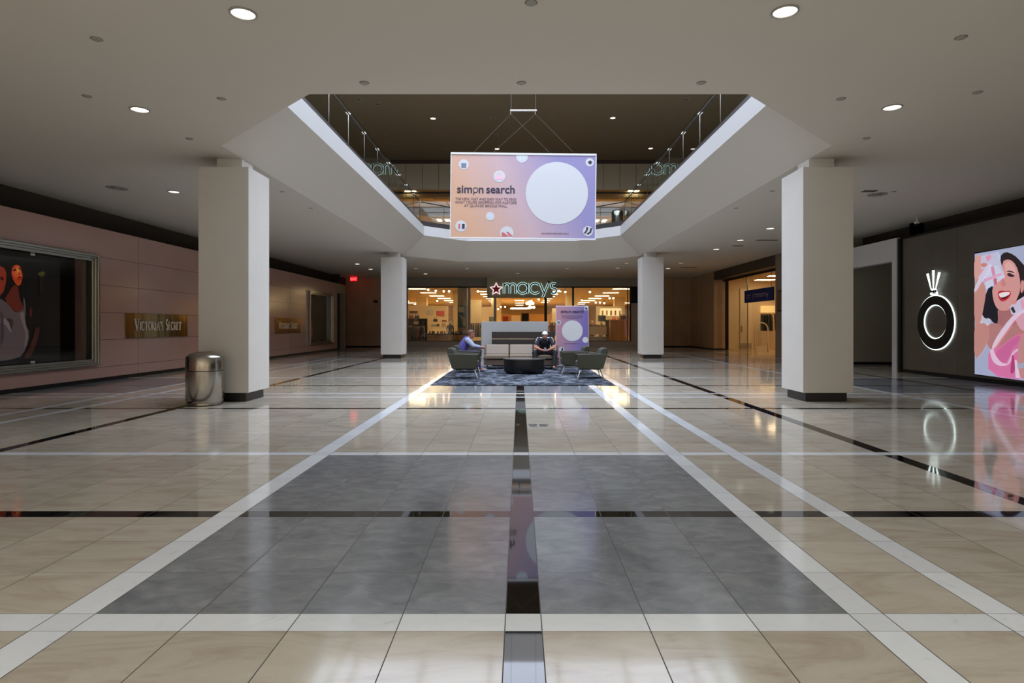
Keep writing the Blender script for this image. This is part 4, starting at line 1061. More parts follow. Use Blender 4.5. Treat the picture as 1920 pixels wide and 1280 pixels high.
for x0 in (-1.21, 1.19):
    q = MB(); q.prism([(-.30, .28), (-.30, .34), (.05, .40), (.18, .74), (.36, .74), (.36, .28)], 'x', x0, x0 + .03); q.build('side_panel', M['taupe2'], sf, world=False, bev=.006)
q = MB(); q.box(-1.15, 1.17, -.40, -.36, .055, .08); q.build('foot_rail', M['chrome'], sf, world=False)
for x in (-1.1, 0, 1.12):
    for y in (-.34, .3):
        q = MB(); q.box(x - .02, x + .02, y - .02, y + .02, 0, .13); q.build('leg', M['chrome'], sf, world=False)
ct = thing('coffee_table', 'oval black drum coffee table in front of the sofa', 'coffee table', (.14, 17.62, .012))
q = MB(); q.lathe([(.50, 0), (.585, .08), (.60, .16), (.60, .40)], n=48, sy=.62); q.build('drum', M['blacktable'], ct, world=False, smooth=True)
q = MB(); q.lathe([(.60, .40), (.612, .405), (.612, .435), (.60, .445), (1e-7, .446)], n=48, sy=.62); q.build('tabletop', M['tabletop'], ct, world=False, smooth=True)
pt = thing('partition', 'low white partition wall behind the sofa', 'partition', (-.15, 21.35, 0))
q = MB(); q.box(PX(902.5, 21.3), PX(1028, 21.3), 21.3, 21.5, 0, PZ(602.5, 21.3)); q.build('panel', M['partwhite'], pt, bev=.006)
q = MB(); q.box(PX(902.5, 21.3) + .02, PX(1028, 21.3) - .02, 21.32, 21.48, 0, .03); q.build('kick_strip', M['black'], pt)
pt = thing('planter_wall', 'low dark slatted wood unit between the sofa and white partition', 'screen', (.1, 20.75, 0))
for z0, z1 in ((.012, .40), (.43, .76 + .17), (.962, 1.185)):
    q = MB(); q.box(PX(922, 20.7), PX(1040, 20.7), 20.7, 20.9, z0, z1); q.build('wood_panel', M['dwood'], pt, bev=.004)
q = MB(); q.box(PX(922, 20.7) + .01, PX(1040, 20.7) - .01, 20.71, 20.89, .39, 1.0); q.build('spacer', M['steel'], pt)

# ------------------------------------------------------------------ people
def skin_bm(chains, sub=2):
    """closed tapering limbs along the chains, to be fused into one surface by the voxel remesh"""
    mb = MB()
    for ch in chains:
        for k, (p, r) in enumerate(ch):
            rr = r if isinstance(r, tuple) else (r, r, r)
            mb.ball(*p, *rr, n=14)
            if k:
                a, b = Vector(ch[k - 1][0]), Vector(p); ra = ch[k - 1][1]; ra = ra if isinstance(ra, tuple) else (ra, ra, ra)
                if max(ra) == min(ra) and max(rr) == min(rr):
                    if (b - a).length > 1e-4: mb.tube([a, b], [ra[0], rr[0]], 14)
                else:
                    for t in range(1, 8):
                        f = t / 8; mb.ball(*a.lerp(b, f), *[u * (1 - f) + v * f for u, v in zip(ra, rr)], n=14)
    me = bpy.data.meshes.new('limb'); me.from_pydata(mb.v, [], mb.f)
    return me
def merged(name, meshes, mbs, m, parent, voxel=.007, smooth_it=2):
    bm = bmesh.new()
    for me in meshes: bm.from_mesh(me)
    for mb in mbs:
        t = bpy.data.meshes.new('t'); t.from_pydata(mb.v, [], mb.f); bm.from_mesh(t)
    bmesh.ops.recalc_face_normals(bm, faces=bm.faces)
    me = bpy.data.meshes.new(name); bm.to_mesh(me); bm.free()
    o = bpy.data.objects.new(name, me); COL.objects.link(o)
    rm = o.modifiers.new('r', 'REMESH'); rm.mode = 'VOXEL'; rm.voxel_size = voxel; rm.use_smooth_shade = True
    sm = o.modifiers.new('m', 'SMOOTH'); sm.iterations = smooth_it; sm.factor = .5
    bpy.context.view_layer.update()
    m2 = bpy.data.meshes.new_from_object(o.evaluated_get(bpy.context.evaluated_depsgraph_get()))
    bpy.data.objects.remove(o)
    m2.transform(MW[parent.name].inverted()); m2.materials.clear(); m2.materials.append(m)
    m2.polygons.foreach_set('material_index', [0] * len(m2.polygons)); m2.polygons.foreach_set('use_smooth', [True] * len(m2.polygons))
    r = bpy.data.objects.new(name, m2); COL.objects.link(r); r.parent = parent; MW[r.name] = MW[parent.name].copy()
    return r
def head_parts(c, yaw, pitch, hairm, parent, beard=None):
    """head as closed pieces for the body remesh; local frame faces -Y; yaw about Z, pitch nods down"""
    T = Matrix.Translation(Vector(c)) @ Matrix.Rotation(yaw, 4, 'Z') @ Matrix.Rotation(pitch, 4, 'X')
    h = MB()
    h.ball(0, .012, .03, .076, .094, .090, n=20); h.ball(0, -.012, -.035, .058, .075, .082, n=18); h.ball(0, -.062, -.085, .028, .024, .024, n=10)
    h.tube([(0, -.078, .02), (0, -.098, -.018), (0, -.108, -.034)], [.009, .013, .016], 8); h.ball(0, -.098, -.036, .018, .014, .011, n=8)
    for s in (-1, 1):
        h.ball(s * .078, .015, -.005, .010, .020, .032, n=10)
        h.ball(s * .034, -.062, -.025, .022, .02, .02, n=8)
        h.ball(s * .030, -.078, .034, .024, .012, .008, n=8)
    h.ball(0, -.082, -.062, .025, .014, .008, n=8)
    h.tube([(0, .02, -.06), (0, .045, -.16)], [.052, .056], 12)
    h.v = [tuple(T @ Vector(p)) for p in h.v]
    # hair: shell over crown and back
    hb = MB(); base = MB().ball(0, .020, .040, .086, .100, .094, n=28)
    keep = []
    for f in base.f:
        cc = sum((Vector(base.v[i]) for i in f), Vector()) / len(f)
        if cc.z > .065 - .9 * (cc.y + .02) * 1.0 or (cc.y > .03 and cc.z > -.07): keep.append(f)
    hb.v = [tuple(T @ Vector(p)) for p in base.v]; hb.f = keep; hb.m = [0] * len(keep); hb.c = [None] * len(keep)
    ho = hb.build('hair', hairm, parent, smooth=True)
    so = ho.modifiers.new('t', 'SOLIDIFY'); so.thickness = .012; so.offset = 0
    e = MB()
    for s in (-1, 1): e.ball(s * .030, -.078, .012, .010, .006, .007, n=8)
    e.v = [tuple(T @ Vector(p)) for p in e.v]; e.build('eyes', M['eye'], parent, smooth=True)
    e = MB()
    for s in (-1, 1): e.tube([(s * .014, -.090, .030), (s * .032, -.090, .036), (s * .050, -.078, .030)], [.003, .005, .003], 6)
    e.v = [tuple(T @ Vector(p)) for p in e.v]; e.build('eyebrows', hairm, parent, smooth=True)
    e = MB(); e.tube([(-.020, -.089, -.062), (0, -.098, -.062), (.020, -.089, -.062)], [.003, .0055, .003], 6)
    e.v = [tuple(T @ Vector(p)) for p in e.v]; e.build('mouth', mat('lip', (150, 84, 78), .5), parent, smooth=True)
    return h
def hand_chains(w, d, palm_n, side, curl=.5):
    """wrist w, direction d, palm normal palm_n; five fingers with bends; returns chains"""
    w = Vector(w); d = Vector(d).normalized(); n = Vector(palm_n).normalized(); s = d.cross(n).normalized() * side
    out = [[(tuple(w), .026), (tuple(w + d * .045), (.036)), (tuple(w + d * .085), .034)]]
    for k, (o_, L_) in enumerate(((-.027, .070), (-.009, .080), (.009, .076), (.026, .060))):
        b = w + d * .075 + s * o_; p1 = b + d * L_ * .45; p2 = p1 + (d * (1 - curl) + n * curl).normalized() * L_ * .33; p3 = p2 + (d * (.4 - curl) + n).normalized() * L_ * .28
        out.append([(tuple(w + d * .05 + s * o_ * .6), .012), (tuple(b), .0105), (tuple(p1), .0095), (tuple(p2), .0088), (tuple(p3), .0078)])
    b = w + d * .03 - s * .028
    out.append([(tuple(w + d * .02 - s * .01), .015), (tuple(b), .0125), (tuple(b + (d * .7 - s * .7 + n * .3).normalized() * .034), .0105), (tuple(b + (d * .7 - s * .7 + n * .3).normalized() * .034 + (d * .8 + n * .6).normalized() * .028), .009)])
    return out
def person(label, loc, J, hands, head, mats, shoes_dir, sleeves):
    t = thing('person', label, 'person', loc)
    P = lambda k: J[k][0]
    R_ = lambda k: J[k][1]
    V = lambda k: (tuple(P(k)), R_(k))
    skin_m, shirt_m, trouser_m, shoe_m, hair_m, sleeve_m = mats
    lat = Vector(P('shR')) - Vector(P('shL')); ax = abs(lat.x) > abs(lat.y)
    def E(k, a=1.0, b=0.0, w=1.2, d=.82): 
        r = R_(k) * a + b
        return (tuple(P(k)), (r * w, r * d, r) if ax else (r * d, r * w, r))
    body = [[E('pelvis', w=1.25), E('spine', w=1.12), E('chest', w=1.28)], [(tuple(P('chest')), .08), V('neck')]]
    for s in 'LR':
        body += [[(tuple(Vector(P('chest')).lerp(Vector(P('sh' + s)), .5)), .085), V('sh' + s), V('el' + s), V('wr' + s)], [V('hip' + s), V('kn' + s), V('an' + s), V('toe' + s)]]
    ms = [skin_bm(body)]
    for h in hands:
        for ch in hand_chains(*h): ms.append(skin_bm([ch], 1))
    hd = head_parts(head[0], head[1], head[2], hair_m, t)
    merged('body', ms, [hd], skin_m, t)
    g = lambda k, a=1.0, b=0.0: (tuple(P(k)), R_(k) * a + b)
    mid = lambda a, b, f: tuple(Vector(P(a)).lerp(Vector(P(b)), f))
    sh = [[E('pelvis', 1.0, .014, 1.25), E('spine', 1.0, .02, 1.15), E('chest', 1.0, .014, 1.28)], [(tuple(P('chest')), .12), (mid('chest', 'neck', .72), .068)]]
    for s in 'LR': sh.append([(tuple(Vector(P('chest')).lerp(Vector(P('sh' + s)), .5)), .10), (tuple(P('sh' + s)), R_('sh' + s) + .012), (mid('sh' + s, 'el' + s, sleeves), .066), (mid('sh' + s, 'el' + s, min(1, sleeves + .03)), .066)])
    merged('shirt', [skin_bm(sh)], [], shirt_m, t, .009)
    for s in 'LR':
        top = Vector(P('sh' + s)) + Vector((0, 0, .045)); nk = Vector(mid('chest', 'neck', .5)) + Vector((0, 0, .055))
        fwd = Vector(mid('sh' + s, 'el' + s, sleeves))
        out_ = (Vector(P('sh' + s)) - Vector(P('chest'))); out_.z = 0; out_ = out_.normalized() * .030
        up_ = Vector((0, 0, .018))
        c = [[(tuple(nk * .6 + top * .4 - Vector((0, 0, .005))), .026), (tuple(Vector(P('sh' + s)) + out_ * 1.1 + up_ * 2.4), .036), (tuple(Vector(mid('sh' + s, 'el' + s, .32)) + out_ * 1.2 + up_), .036), (tuple(fwd + out_ * 1.1), .034)]]
        if sleeve_m == 'long':
            c = [[(tuple(P('sh' + s)), R_('sh' + s) + .018), (tuple(P('el' + s)), R_('el' + s) + .022), (mid('el' + s, 'wr' + s, .9), .042)]]
        merged('shirt_sleeve', [skin_bm(c)], [], M['whitecloth'] if sleeve_m != 'long' else M['greyblue'], t, .009)
    tr = [[(tuple(Vector(P('pelvis')) - Vector((0, 0, .07))), .12), g('hip' + s, 1.05), g('kn' + s, 1.05, .006), (mid('kn' + s, 'an' + s, .88), .066), (mid('kn' + s, 'an' + s, .93), .066)] for s in 'LR']
    merged('trousers', [skin_bm(tr)], [], trouser_m, t, .009)
    for s in 'LR':
        a, b = Vector(P('an' + s)), Vector(P('toe' + s)); d = (b - a); d.z = 0; d = d.normalized()
        q = MB(); f0 = a - d * .05
        z0 = .019
        sc = [[(tuple(Vector((f0.x, f0.y, z0 + .045))), .040), (tuple(Vector(((f0 + d * .11).x, (f0 + d * .11).y, z0 + .05))), .044), (tuple(Vector(((f0 + d * .20).x, (f0 + d * .20).y, z0 + .038))), .042), (tuple(Vector(((f0 + d * .25).x, (f0 + d * .25).y, z0 + .032))), .030)]]
        merged('shoe', [skin_bm(sc)], [], shoe_m, t, .008)
    return t
X = .805
J = dict(pelvis=((X, 19.72, .575), .135), spine=((X, 19.64, .73), .135), chest=((X, 19.50, .90), .135), neck=((X, 19.40, 1.01), .055),
         shL=((X - .185, 19.47, .945), .070), elL=((X - .29, 19.33, .70), .048), wrL=((X - .095, 19.17, .625), .030),
         shR=((X + .185, 19.47, .945), .070), elR=((X + .29, 19.33, .70), .048), wrR=((X + .095, 19.17, .625), .030),
         hipL=((X - .11, 19.66, .54), .095), knL=((X - .33, 19.26, .545), .070), anL=((X - .27, 19.12, .11), .046), toeL=((X - .29, 18.98, .06), .036),
         hipR=((X + .11, 19.66, .54), .095), knR=((X + .33, 19.26, .545), .070), anR=((X + .27, 19.12, .11), .046), toeR=((X + .29, 18.98, .06), .036))
p1 = person('white haired man in dark polo shirt bent over a phone on sofa', (X, 19.7, .012), J,
       [((X - .095, 19.17, .625), (.75, -.55, -.10), (.1, -.5, .8), 1, .6), ((X + .095, 19.17, .625), (-.75, -.55, -.10), (-.1, -.5, .8), -1, .6)],
       ((X, 19.27, 1.075), 0, .72), (M['skin2'], M['navy'], M['blackcloth'], M['dshoe'], M['whitehair'], M['whitecloth']), None, .62)
q = MB(); q.ball(X + .075, 19.345, .935, .012, .006, .010, n=8); q.build('shirt_badge', M['whitecloth'], p1)
q = MB(); q.box(-.036, .036, -.005, .005, -.075, .075)
ph = thing('mobile_phone', 'black mobile phone in the hands of the man on the sofa', 'phone', (X, 19.085, .655))
o = q.build('phone_case', M['phone'], ph, world=False, bev=.004); 
q = MB(); q.quad((-.032, .0056, -.068), (.032, .0056, -.068), (.032, .0056, .068), (-.032, .0056, .068)); q.build('phone_screen', emis('phone_glow', (170, 190, 220), .5), ph, world=False)
ph.rotation_euler = (-.75, 0, 0)
Y = 18.20
J = dict(pelvis=((-1.72, Y, .60), .150), spine=((-1.68, Y, .76), .155), chest=((-1.58, Y, .92), .145), neck=((-1.50, Y, 1.035), .055),
         shL=((-1.53, Y + .19, .965), .068), elL=((-1.38, Y + .24, .76), .046), wrL=((-1.16, Y + .14, .74), .030),
         shR=((-1.53, Y - .19, .965), .068), elR=((-1.36, Y - .24, .80), .046), wrR=((-1.14, Y - .12, .76), .030),
         hipL=((-1.66, Y + .10, .56), .10), knL=((-1.30, Y + .20, .57), .070), anL=((-1.24, Y + .42, .11), .046), toeL=((-1.09, Y + .46, .06), .036),
         hipR=((-1.66, Y - .10, .56), .10), knR=((-1.30, Y - .05, .57), .070), anR=((-1.20, Y + .16, .11), .046), toeR=((-1.05, Y + .20, .06), .036))
person('person in purple leaning forward in the back left armchair', (-1.7, Y, .012), J,
       [((-1.16, Y + .14, .74), (.95, -.3, -.1), (0, -.2, -1), 1, .5), ((-1.14, Y - .12, .76), (.95, .3, -.1), (0, .2, -1), -1, .5)],
       ((-1.435, Y, 1.135), PI / 2, .30), (M['skin2'], M['purple'], M['purple'], M['shoe'], M['brownhair'], 'long'), None, .5)

# ------------------------------------------------------------------ inside the lower department store
def panel_light(loc, w, d, label, group, em=None):
    t = thing('troffer_light', label, 'ceiling light', loc, group=group)
    q = MB(); q.box(-w / 2 - .03, w / 2 + .03, -d / 2 - .03, d / 2 + .03, -.03, 0); q.build('frame', M['cream'], t, world=False)
    q = MB(); q.box(-w / 2, w / 2, -d / 2, d / 2, -.045, -.03); q.build('diffuser', em or M['warm'], t, world=False)
    return t
GT = 'warm ceiling light panels inside the lower department store'
tl = None
for X0, ys, w in ((-7.6, [45.5 + 5.3 * k for k in range(7)], 1), (7.6, [45.5 + 5.3 * k for k in range(7)], 1), (-13, [68, 73.4, 78.8], 1), (13, [68, 73.4, 78.8], 1), (-3.0, [48.6, 53, 57.5, 62, 67, 72], .6), (2.95, [48.6, 53, 57.5, 62, 67, 72], .6), (0, [66, 74, 82], .8)):
    for n_, y in enumerate(ys):
        lab = '%s warm light panel from the front in the %s row, lower store' % (ORD[n_], {-13: 'outermost left', -7.6: 'left window', -3.0: 'left entrance', 0: 'middle aisle', 2.95: 'right entrance', 7.6: 'right window', 13: 'outermost right'}[X0])
        if tl is None: tl = panel_light((X0, y, 4.15), 1.22, .62, lab, GT)
        else: dup(tl, (X0, y, 4.15), label=lab, scale=(w, 1, 1))
def spot(loc):
    t = thing('track_spotlight', 'small glowing spotlight inside the department store', 'spotlight', loc, group='spotlights inside the department store')
    q = MB(); q.ball(0, 0, 0, .075, n=10); q.build('bulb', M['warmspot'], t, world=False, smooth=True)
    q = MB(); q.tube([(0, .05, .05), (0, .06, .14)], .05, 8); q.tube([(0, .06, .14), (0, .06, 4.15 - loc[2])], .008, 5); q.build('lamp_can', M['black'], t, world=False)
    return t
s0 = None
for px, py, Yq in ((832, 546, 43.5), (842, 546, 43.5), (817, 545, 43.5), (803, 543, 43), (820, 564, 52), (865, 566, 46), (873, 566, 46), (1060, 547, 44), (1106, 547, 43.5), (1091, 563, 48), (1117, 567, 46), (1125, 567, 46), (1133, 568, 47), (1143, 559, 46), (1150, 559, 46), (939, 575, 56), (947, 575, 56), (934, 579, 54), (896, 546, 45), (1048, 545, 45), (1065, 574, 55), (1010, 561, 50)):
    k = (PX(px, Yq), Yq, min(PZ(py, Yq), 3.95))
    if s0 is None: s0 = spot(k)
    else:
        c = dup(s0, k)
        c['px'] = px
s0['px'] = 832
relabel([o for o in COL.objects if o.name.startswith('track_spotlight')], '%s glowing spotlight from the left inside the lower department store')
# chandelier of globes and glowing ceiling ring in the middle
ch = thing('globe_chandelier', 'cluster of glowing globe lamps over the store entrance aisle', 'chandelier', (PX(993, 52), 52, 4.15))
for dx, dy, dz, r in ((0, 0, 0, .20), (.28, .1, -.03, .12), (-.22, .2, -.02, .12), (.14, -.1, .14, .10), (-.05, -.1, -.38, .10), (.35, 0, -.36, .12), (.08, .2, -.36, .13)):
    q = MB(); q.ball(PX(993, 52) + dx, 52 + dy, PZ(568, 52) + dz, r, n=12); q.build('globe', M['warmspot'], ch, smooth=True)
    q = MB(); q.tube([(PX(993, 52) + dx, 52 + dy, PZ(568, 52) + dz), (PX(993, 52) + dx, 52 + dy, 4.15)], .01, 5); q.build('drop_rod', M['black'], ch)
rg = thing('ring_light', 'glowing oval ceiling ring deep in the store aisle', 'ceiling light', (PX(975, 70), 70, 3.3))
q = MB(); q.ring(circ(PX(975, 70), 70, 1.1, 1.1, 40), circ(PX(975, 70), 70, .85, .85, 40), 'z', PZ(579, 70), PZ(577.5, 70)); q.build('glow_ring', M['warm'], rg)
q = MB(); q.ring(circ(PX(975, 70), 70, 1.15, 1.15, 40), circ(PX(975, 70), 70, .8, .8, 40), 'z', PZ(577.4, 70), PZ(576, 70)); q.build('ring_canopy', M['dwood'], rg)

def deskbox(name, label, cat, px0, px1, py0, py1, Yq, d, m, parts=(), group=None, bev=.01, floor=False):
    """a fixture whose front fills the given outline at depth Yq"""
    x0, x1, z0, z1 = PX(px0, Yq), PX(px1, Yq), PZ(py1, Yq), PZ(py0, Yq)
    if floor: z0 = 0
    t = thing(name, label, cat, ((x0 + x1) / 2, Yq, max(0, z0)), group=group)
    q = MB(); q.box(x0, x1, Yq, Yq + d, z0, z1); q.build('body', m, t, bev=bev)
    return t, x0, x1, z0, z1
def shelf_unit(name, label, x0, x1, Yq, d, z1, n, frame_m, group=None):
    t = thing(name, label, 'shelving', ((x0 + x1) / 2, Yq, 0), group=group)
    q = MB(); q.box(x0, x0 + .04, Yq, Yq + d, 0, z1); q.box(x1 - .04, x1, Yq, Yq + d, 0, z1); q.box(x0, x1, Yq + d - .03, Yq + d, 0, z1); q.build('carcass', frame_m, t)
    hs = [z1 * (k + .12) / n for k in range(n)] + [z1]
    for h in hs:
        q = MB(); q.box(x0, x1, Yq, Yq + d, h - .03, h); q.build('shelf', frame_m, t)
    return t, hs
pal = [(150, 50, 40), (196, 168, 120), (60, 70, 70), (220, 196, 150), (96, 60, 40), (190, 120, 60), (40, 36, 40), (120, 130, 110), (210, 90, 70), (230, 220, 200)]
pm = [mat('goods_colour_%s' % 'abcdefghij'[i], c, .5) for i, c in enumerate(pal)]
# goods: boxes and bottles on shelves, copied
def goods_proto(kind, k):
    q = MB()
    if kind == 'gift_box': q.box(-.09, .09, 0, .2, 0, .14); q.box(-.095, .095, -.005, .205, .14, .17)
    if kind == 'perfume_bottle': q.lathe([(.045, 0), (.05, .02), (.05, .12), (.02, .14), (.02, .19), (1e-7, .195)], 0, .1, 10)
    if kind == 'handbag':
        q.prism([(-.16, 0), (.16, 0), (.13, .2), (-.13, .2)], 'y', 0, .12); ribbon(q, [(-.08, .19), (-.07, .3), (0, .34), (.07, .3), (.08, .19)], .02, .05, .07)
    if kind == 'folded_sweater':
        for j in range(3): q.box(-.16 + .005 * j, .16 - .004 * j, 0, .3, j * .045, j * .045 + .04)
    o = q.build(kind, pm[k % 10], bev=.008 if kind != 'perfume_bottle' else 0); return o
G = {}; seen_goods = {}
def goods(kind, k, loc, where, s=1.0):
    names = ['red', 'tan', 'slate', 'cream', 'brown', 'amber', 'black', 'sage', 'coral', 'ivory']
    key = (kind, k % 10)
    if key not in G: o = G[key] = goods_proto(kind, k)
    else: o = G[key].copy(); COL.objects.link(o)
    o.location = loc; o.scale = (s, s, s)
    kn = kind.replace('_', ' ')
    tag(o, '%s %s on %s' % (names[k % 10], kn, where), kn, '%s %s on %s' % (names[k % 10], kn + ('es' if kn.endswith('x') else 's'), where))
    return o
# left window goods
def fill(hs, x0, x1, Yq, kinds, where, step, s=1.0, k0=0):
    i = k0
    for h in hs:
        x = x0 + .05 + (.17 * s if 'handbag' in kinds or 'folded_sweater' in kinds else .10 * s)
        while x < x1 - .05 - (.15 * s if 'handbag' in kinds or 'folded_sweater' in kinds else .09 * s):
            goods(kinds[i % len(kinds)], (i * 7 + int(h * 13)) % 10, (x, Yq + .03, h + .001), where, s); x += step + .05 * ((i * 5) % 3); i += 1
t, hs = shelf_unit('shelf_unit', 'dark shelving packed with small goods at the left store window', PX(764, 44), PX(800, 44), 44, .4, 1.9, 4, M['dwood'])
fill(hs[:-1], PX(764, 44), PX(800, 44), 44, ['handbag', 'gift_box'], 'the dark shelves in the left store window', .36, 1.15)
fill([hs[-1]], PX(764, 44), PX(800, 44), 44, ['handbag'], 'top of the dark shelves in the left store window', .42, 1.2, 3)
t, x0, x1, z0, z1 = deskbox('glass_counter', 'long wood fronted counter with dark top inside the left window', 'counter', 801, 876, 627, 640, 42.2, .7, M['wood'], floor=True)
q = MB(); q.box(x0 - .03, x1 + .03, 42.15, 42.95, z1, z1 + .06); q.build('countertop', M['black'], t, bev=.005)
for k in range(1, 4):
    q = MB(); q.box(x0 + k * (x1 - x0) / 4 - .008, x0 + k * (x1 - x0) / 4 + .008, 42.19, 42.2, .02, z1); q.build('panel_joint', M['dwood'], t)
fill([z1 + .06], x0, x1, 42.3, ['perfume_bottle', 'gift_box'], 'the dark topped counter', .22, 1.1)
# display tables behind the counter
for n_, (a, b, yt, Yq) in enumerate(((806, 848, 612, 46.5), (800, 850, 603, 50.0), (1046, 1075, 613, 46.0), (938, 965, 607, 48))):
    lab = ['display table of goods behind the long counter', 'tall display table farther behind the long counter', 'display table of goods behind the purple panel', 'display table just beyond the store entrance'][n_]
    t, x0, x1, z0, z1 = deskbox('display_table', lab, 'table', a, b, yt, yt + 3, Yq, .9, M['cream'])
    for sx in (x0 + .05, x1 - .1):
        for sy in (Yq + .05, Yq + .82):
            q = MB(); q.box(sx, sx + .05, sy, sy + .05, 0, z0); q.build('leg', M['cream'], t)
    q = MB(); q.box(x0 + .08, x1 - .08, Yq + .08, Yq + .8, .4, .44); q.build('lower_shelf', M['wood'], t)
    fill([z1], x0, x1, Yq + .1, ['folded_sweater', 'gift_box', 'handbag', 'perfume_bottle'], lab.replace('display', 'the display'), .34, 1.15, n_)
    fill([.44], x0 + .1, x1 - .1, Yq + .1, ['gift_box', 'folded_sweater'], 'the lower shelf of ' + lab.split(' of ')[0].split(' farther')[0].split(' just')[0] + ' ' + 'abcd'[n_] * 0 + ['behind the counter', 'far behind the counter', 'by the purple panel', 'by the entrance'][n_], .4, 1.2, n_ + 2)
# striped photo pillar
q = MB(); q.box(-4.5, -3.82, 44.3, 45.0, 0, 4.15); struct('pillar_store', q, M['fascia'], 'grey pillar carrying the striped photograph in the left store window')
t = thing('photo_poster', 'teal and white striped photograph on the grey pillar in the left window', 'poster', (-4.15, 44.28, 1.2))
q = MB(); q.box(-4.48, -3.84, 44.27, 44.298, 1.25, 2.85); q.build('sheet', mat('poster_teal', (60, 104, 110), .5), t)
for k in range(5):
    q = MB(); ribbon(q, [(-4.40 + k * .07, 2.2 - k * .03), (-4.22 + k * .06, 1.9), (-4.06 + k * .04, 1.35)], .028, 44.262, 44.268); q.build('stripe', M['discwhite'], t)
q = MB(); q.box(-4.44, -4.05, 44.262, 44.268, 2.35, 2.75); q.build('pale_patch', mat('poster_pale', (188, 206, 206), .5), t)
# cream partition walls deeper in
def part_wall(label, a, b, yt, Yq, m, th=.25):
    q = MB(); q.box(PX(a, Yq), PX(b, Yq), Yq, Yq + th, 0, PZ(yt, Yq)); o = q.build('display_wall', m, bev=.01); tag(o, label, 'display wall'); return o
part_wall('cream display wall at the far left inside the store', 752, 840, 573, 55, M['cream'])
part_wall('narrow cream fitting wall left of the entrance', 881, 903, 562, 50, M['scol'])
part_wall('low cream wall left of the entrance, behind the fitting wall', 903, 929, 575, 56, M['cream'])
part_wall('wide warm wall closing the entrance aisle', 915, 1040, 589, 62, M['wood'])
part_wall('cream lit wall with niche behind the right window', 1118, 1172, 574, 54, M['cream'])
part_wall('warm wall behind the purple panel', 1035, 1082, 578, 58, M['scol'])
for (a, b, c, d, Yq, m, l) in ((943, 953, 593, 602, 61.9, pm[0], 'brown framed picture on the aisle wall'), (978, 991.5, 587, 602, 61.9, M['black'], 'black doorway panel on the aisle wall'), (959, 976, 591, 604, 61.9, M['cream'], 'cream cabinet front on the aisle wall'), (800, 812, 581, 590, 54.9, M['white'], 'white poster on the cream display wall at left'), (818, 833, 583, 592, 54.9, pm[8], 'coral poster on the cream display wall at left'), (768, 783, 583, 587, 54.9, pm[4], 'dark lettered strip on the cream display wall at left')):
    q = MB(); q.box(PX(a, Yq), PX(b, Yq), Yq - .04, Yq + .05, PZ(d, Yq), PZ(c, Yq)); o = q.build('wall_panel', m, bev=.01); tag(o, l, 'wall panel')
# right window fixtures
t, x0, x1, z0, z1 = deskbox('maple_cabinet', 'tall light maple cabinet inside the right store window', 'cabinet', 1145, 1176, 600, 641, 43.0, .8, M['wood'], floor=True)
q = MB(); q.box(x0 - .02, x1 + .02, 42.97, 43.83, z1, z1 + .03); q.build('top', M['cream'], t)
for k in (1, 2):
    q = MB(); q.box(x0 + k * (x1 - x0) / 3 - .004, x0 + k * (x1 - x0) / 3 + .004, 42.995, 43, .02, z1); q.build('door_joint', M['dwood'], t)
t, x0, x1, z0, z1 = deskbox('folding_table', 'cream table with folded clothes inside the right store window', 'table', 1103, 1137, 612, 627, 44.0, .9, M['cream'])
q = MB(); q.box(x0 + .05, x1 - .05, 44.1, 44.85, 0, .45); q.build('pedestal', M['scol'], t)
fill([z1], x0, x1, 44.1, ['folded_sweater'], 'the cream table in the right store window', .36, 1.1)
t, hs = shelf_unit('shelf_unit', 'low shelf of boxes below the cream table in the right window', PX(1103, 43), PX(1142, 43), 43.2, .4, .62, 1, M['cream'])
fill(hs[:-1], PX(1103, 43), PX(1142, 43), 43.2, ['gift_box'], 'the low shelf in the right store window', .27, 1.6)
fill([PZ(600, 52)], PX(1136, 52), PX(1172, 52), 52, ['handbag'], 'the ledge before the lit niche', .38, 1.0, 1)
t, x0, x1, z0, z1 = deskbox('ledge_unit', 'dark ledge unit before the lit niche in the right window', 'ledge', 1134, 1174, 600, 603, 52, .5, M['dwood'])
q = MB(); q.box(x0 + .1, x1 - .1, 52.1, 52.4, 0, z0); q.build('base', M['dwood'], t)
t = thing('niche_display', 'bright niche with pale figures in the right store window', 'display', (PX(1148, 53.9), 53.9, 1.9))
q = MB(); q.box(PX(1126, 53.9), PX(1165, 53.9), 53.88, 53.99, PZ(592, 53.9), PZ(578, 53.9)); q.build('back_panel', mat('lit_niche', (250, 232, 196), .6, emit=(255, 226, 170), es=.55), t)
for k in range(5):
    q = MB(); q.box(PX(1128 + k * 8, 53.9), PX(1131 + k * 8, 53.9), 53.7, 53.87, PZ(591, 53.9), PZ(582, 53.9)); q.build('pale_figure', pm[1 + k % 3 * 2], t, bev=.02)
# mannequins
def mannequin(loc, label, top, m2):
    t = thing('mannequin', label, 'mannequin', loc, group=None)
    q = MB(); q.lathe([(.16, 0), (.16, .02), (.02, .03)], n=16); q.tube([(0, 0, .02), (0, 0, .8)], .015, 6); q.build('stand', M['chrome'], t, world=False)
    q = MB(); q.lathe([(.12, .78), (.165, .86), (.13, 1.06), (.17, 1.28), (.19, 1.40), (.10, 1.48), (.05, 1.50), (.05, 1.56)], n=16, sy=.62); q.build('torso', top, t, world=False, smooth=True)
    for s in (-1, 1):
        q = MB(); q.tube([(s * .18, 0, 1.40), (s * .235, .02, 1.12), (s * .22, -.04, .86)], [.05, .04, .03], 8); q.build('arm', top, t, world=False, smooth=True)
        q = MB(); q.tube([(s * .075, 0, .84), (s * .085, 0, .48), (s * .09, 0, .06)], [.095, .07, .045], 8); q.build('leg', m2, t, world=False, smooth=True)
    q = MB(); q.ball(0, 0, 1.66, .08, .095, .12, n=12); q.build('head', M['cream'], t, world=False, smooth=True)
    return t
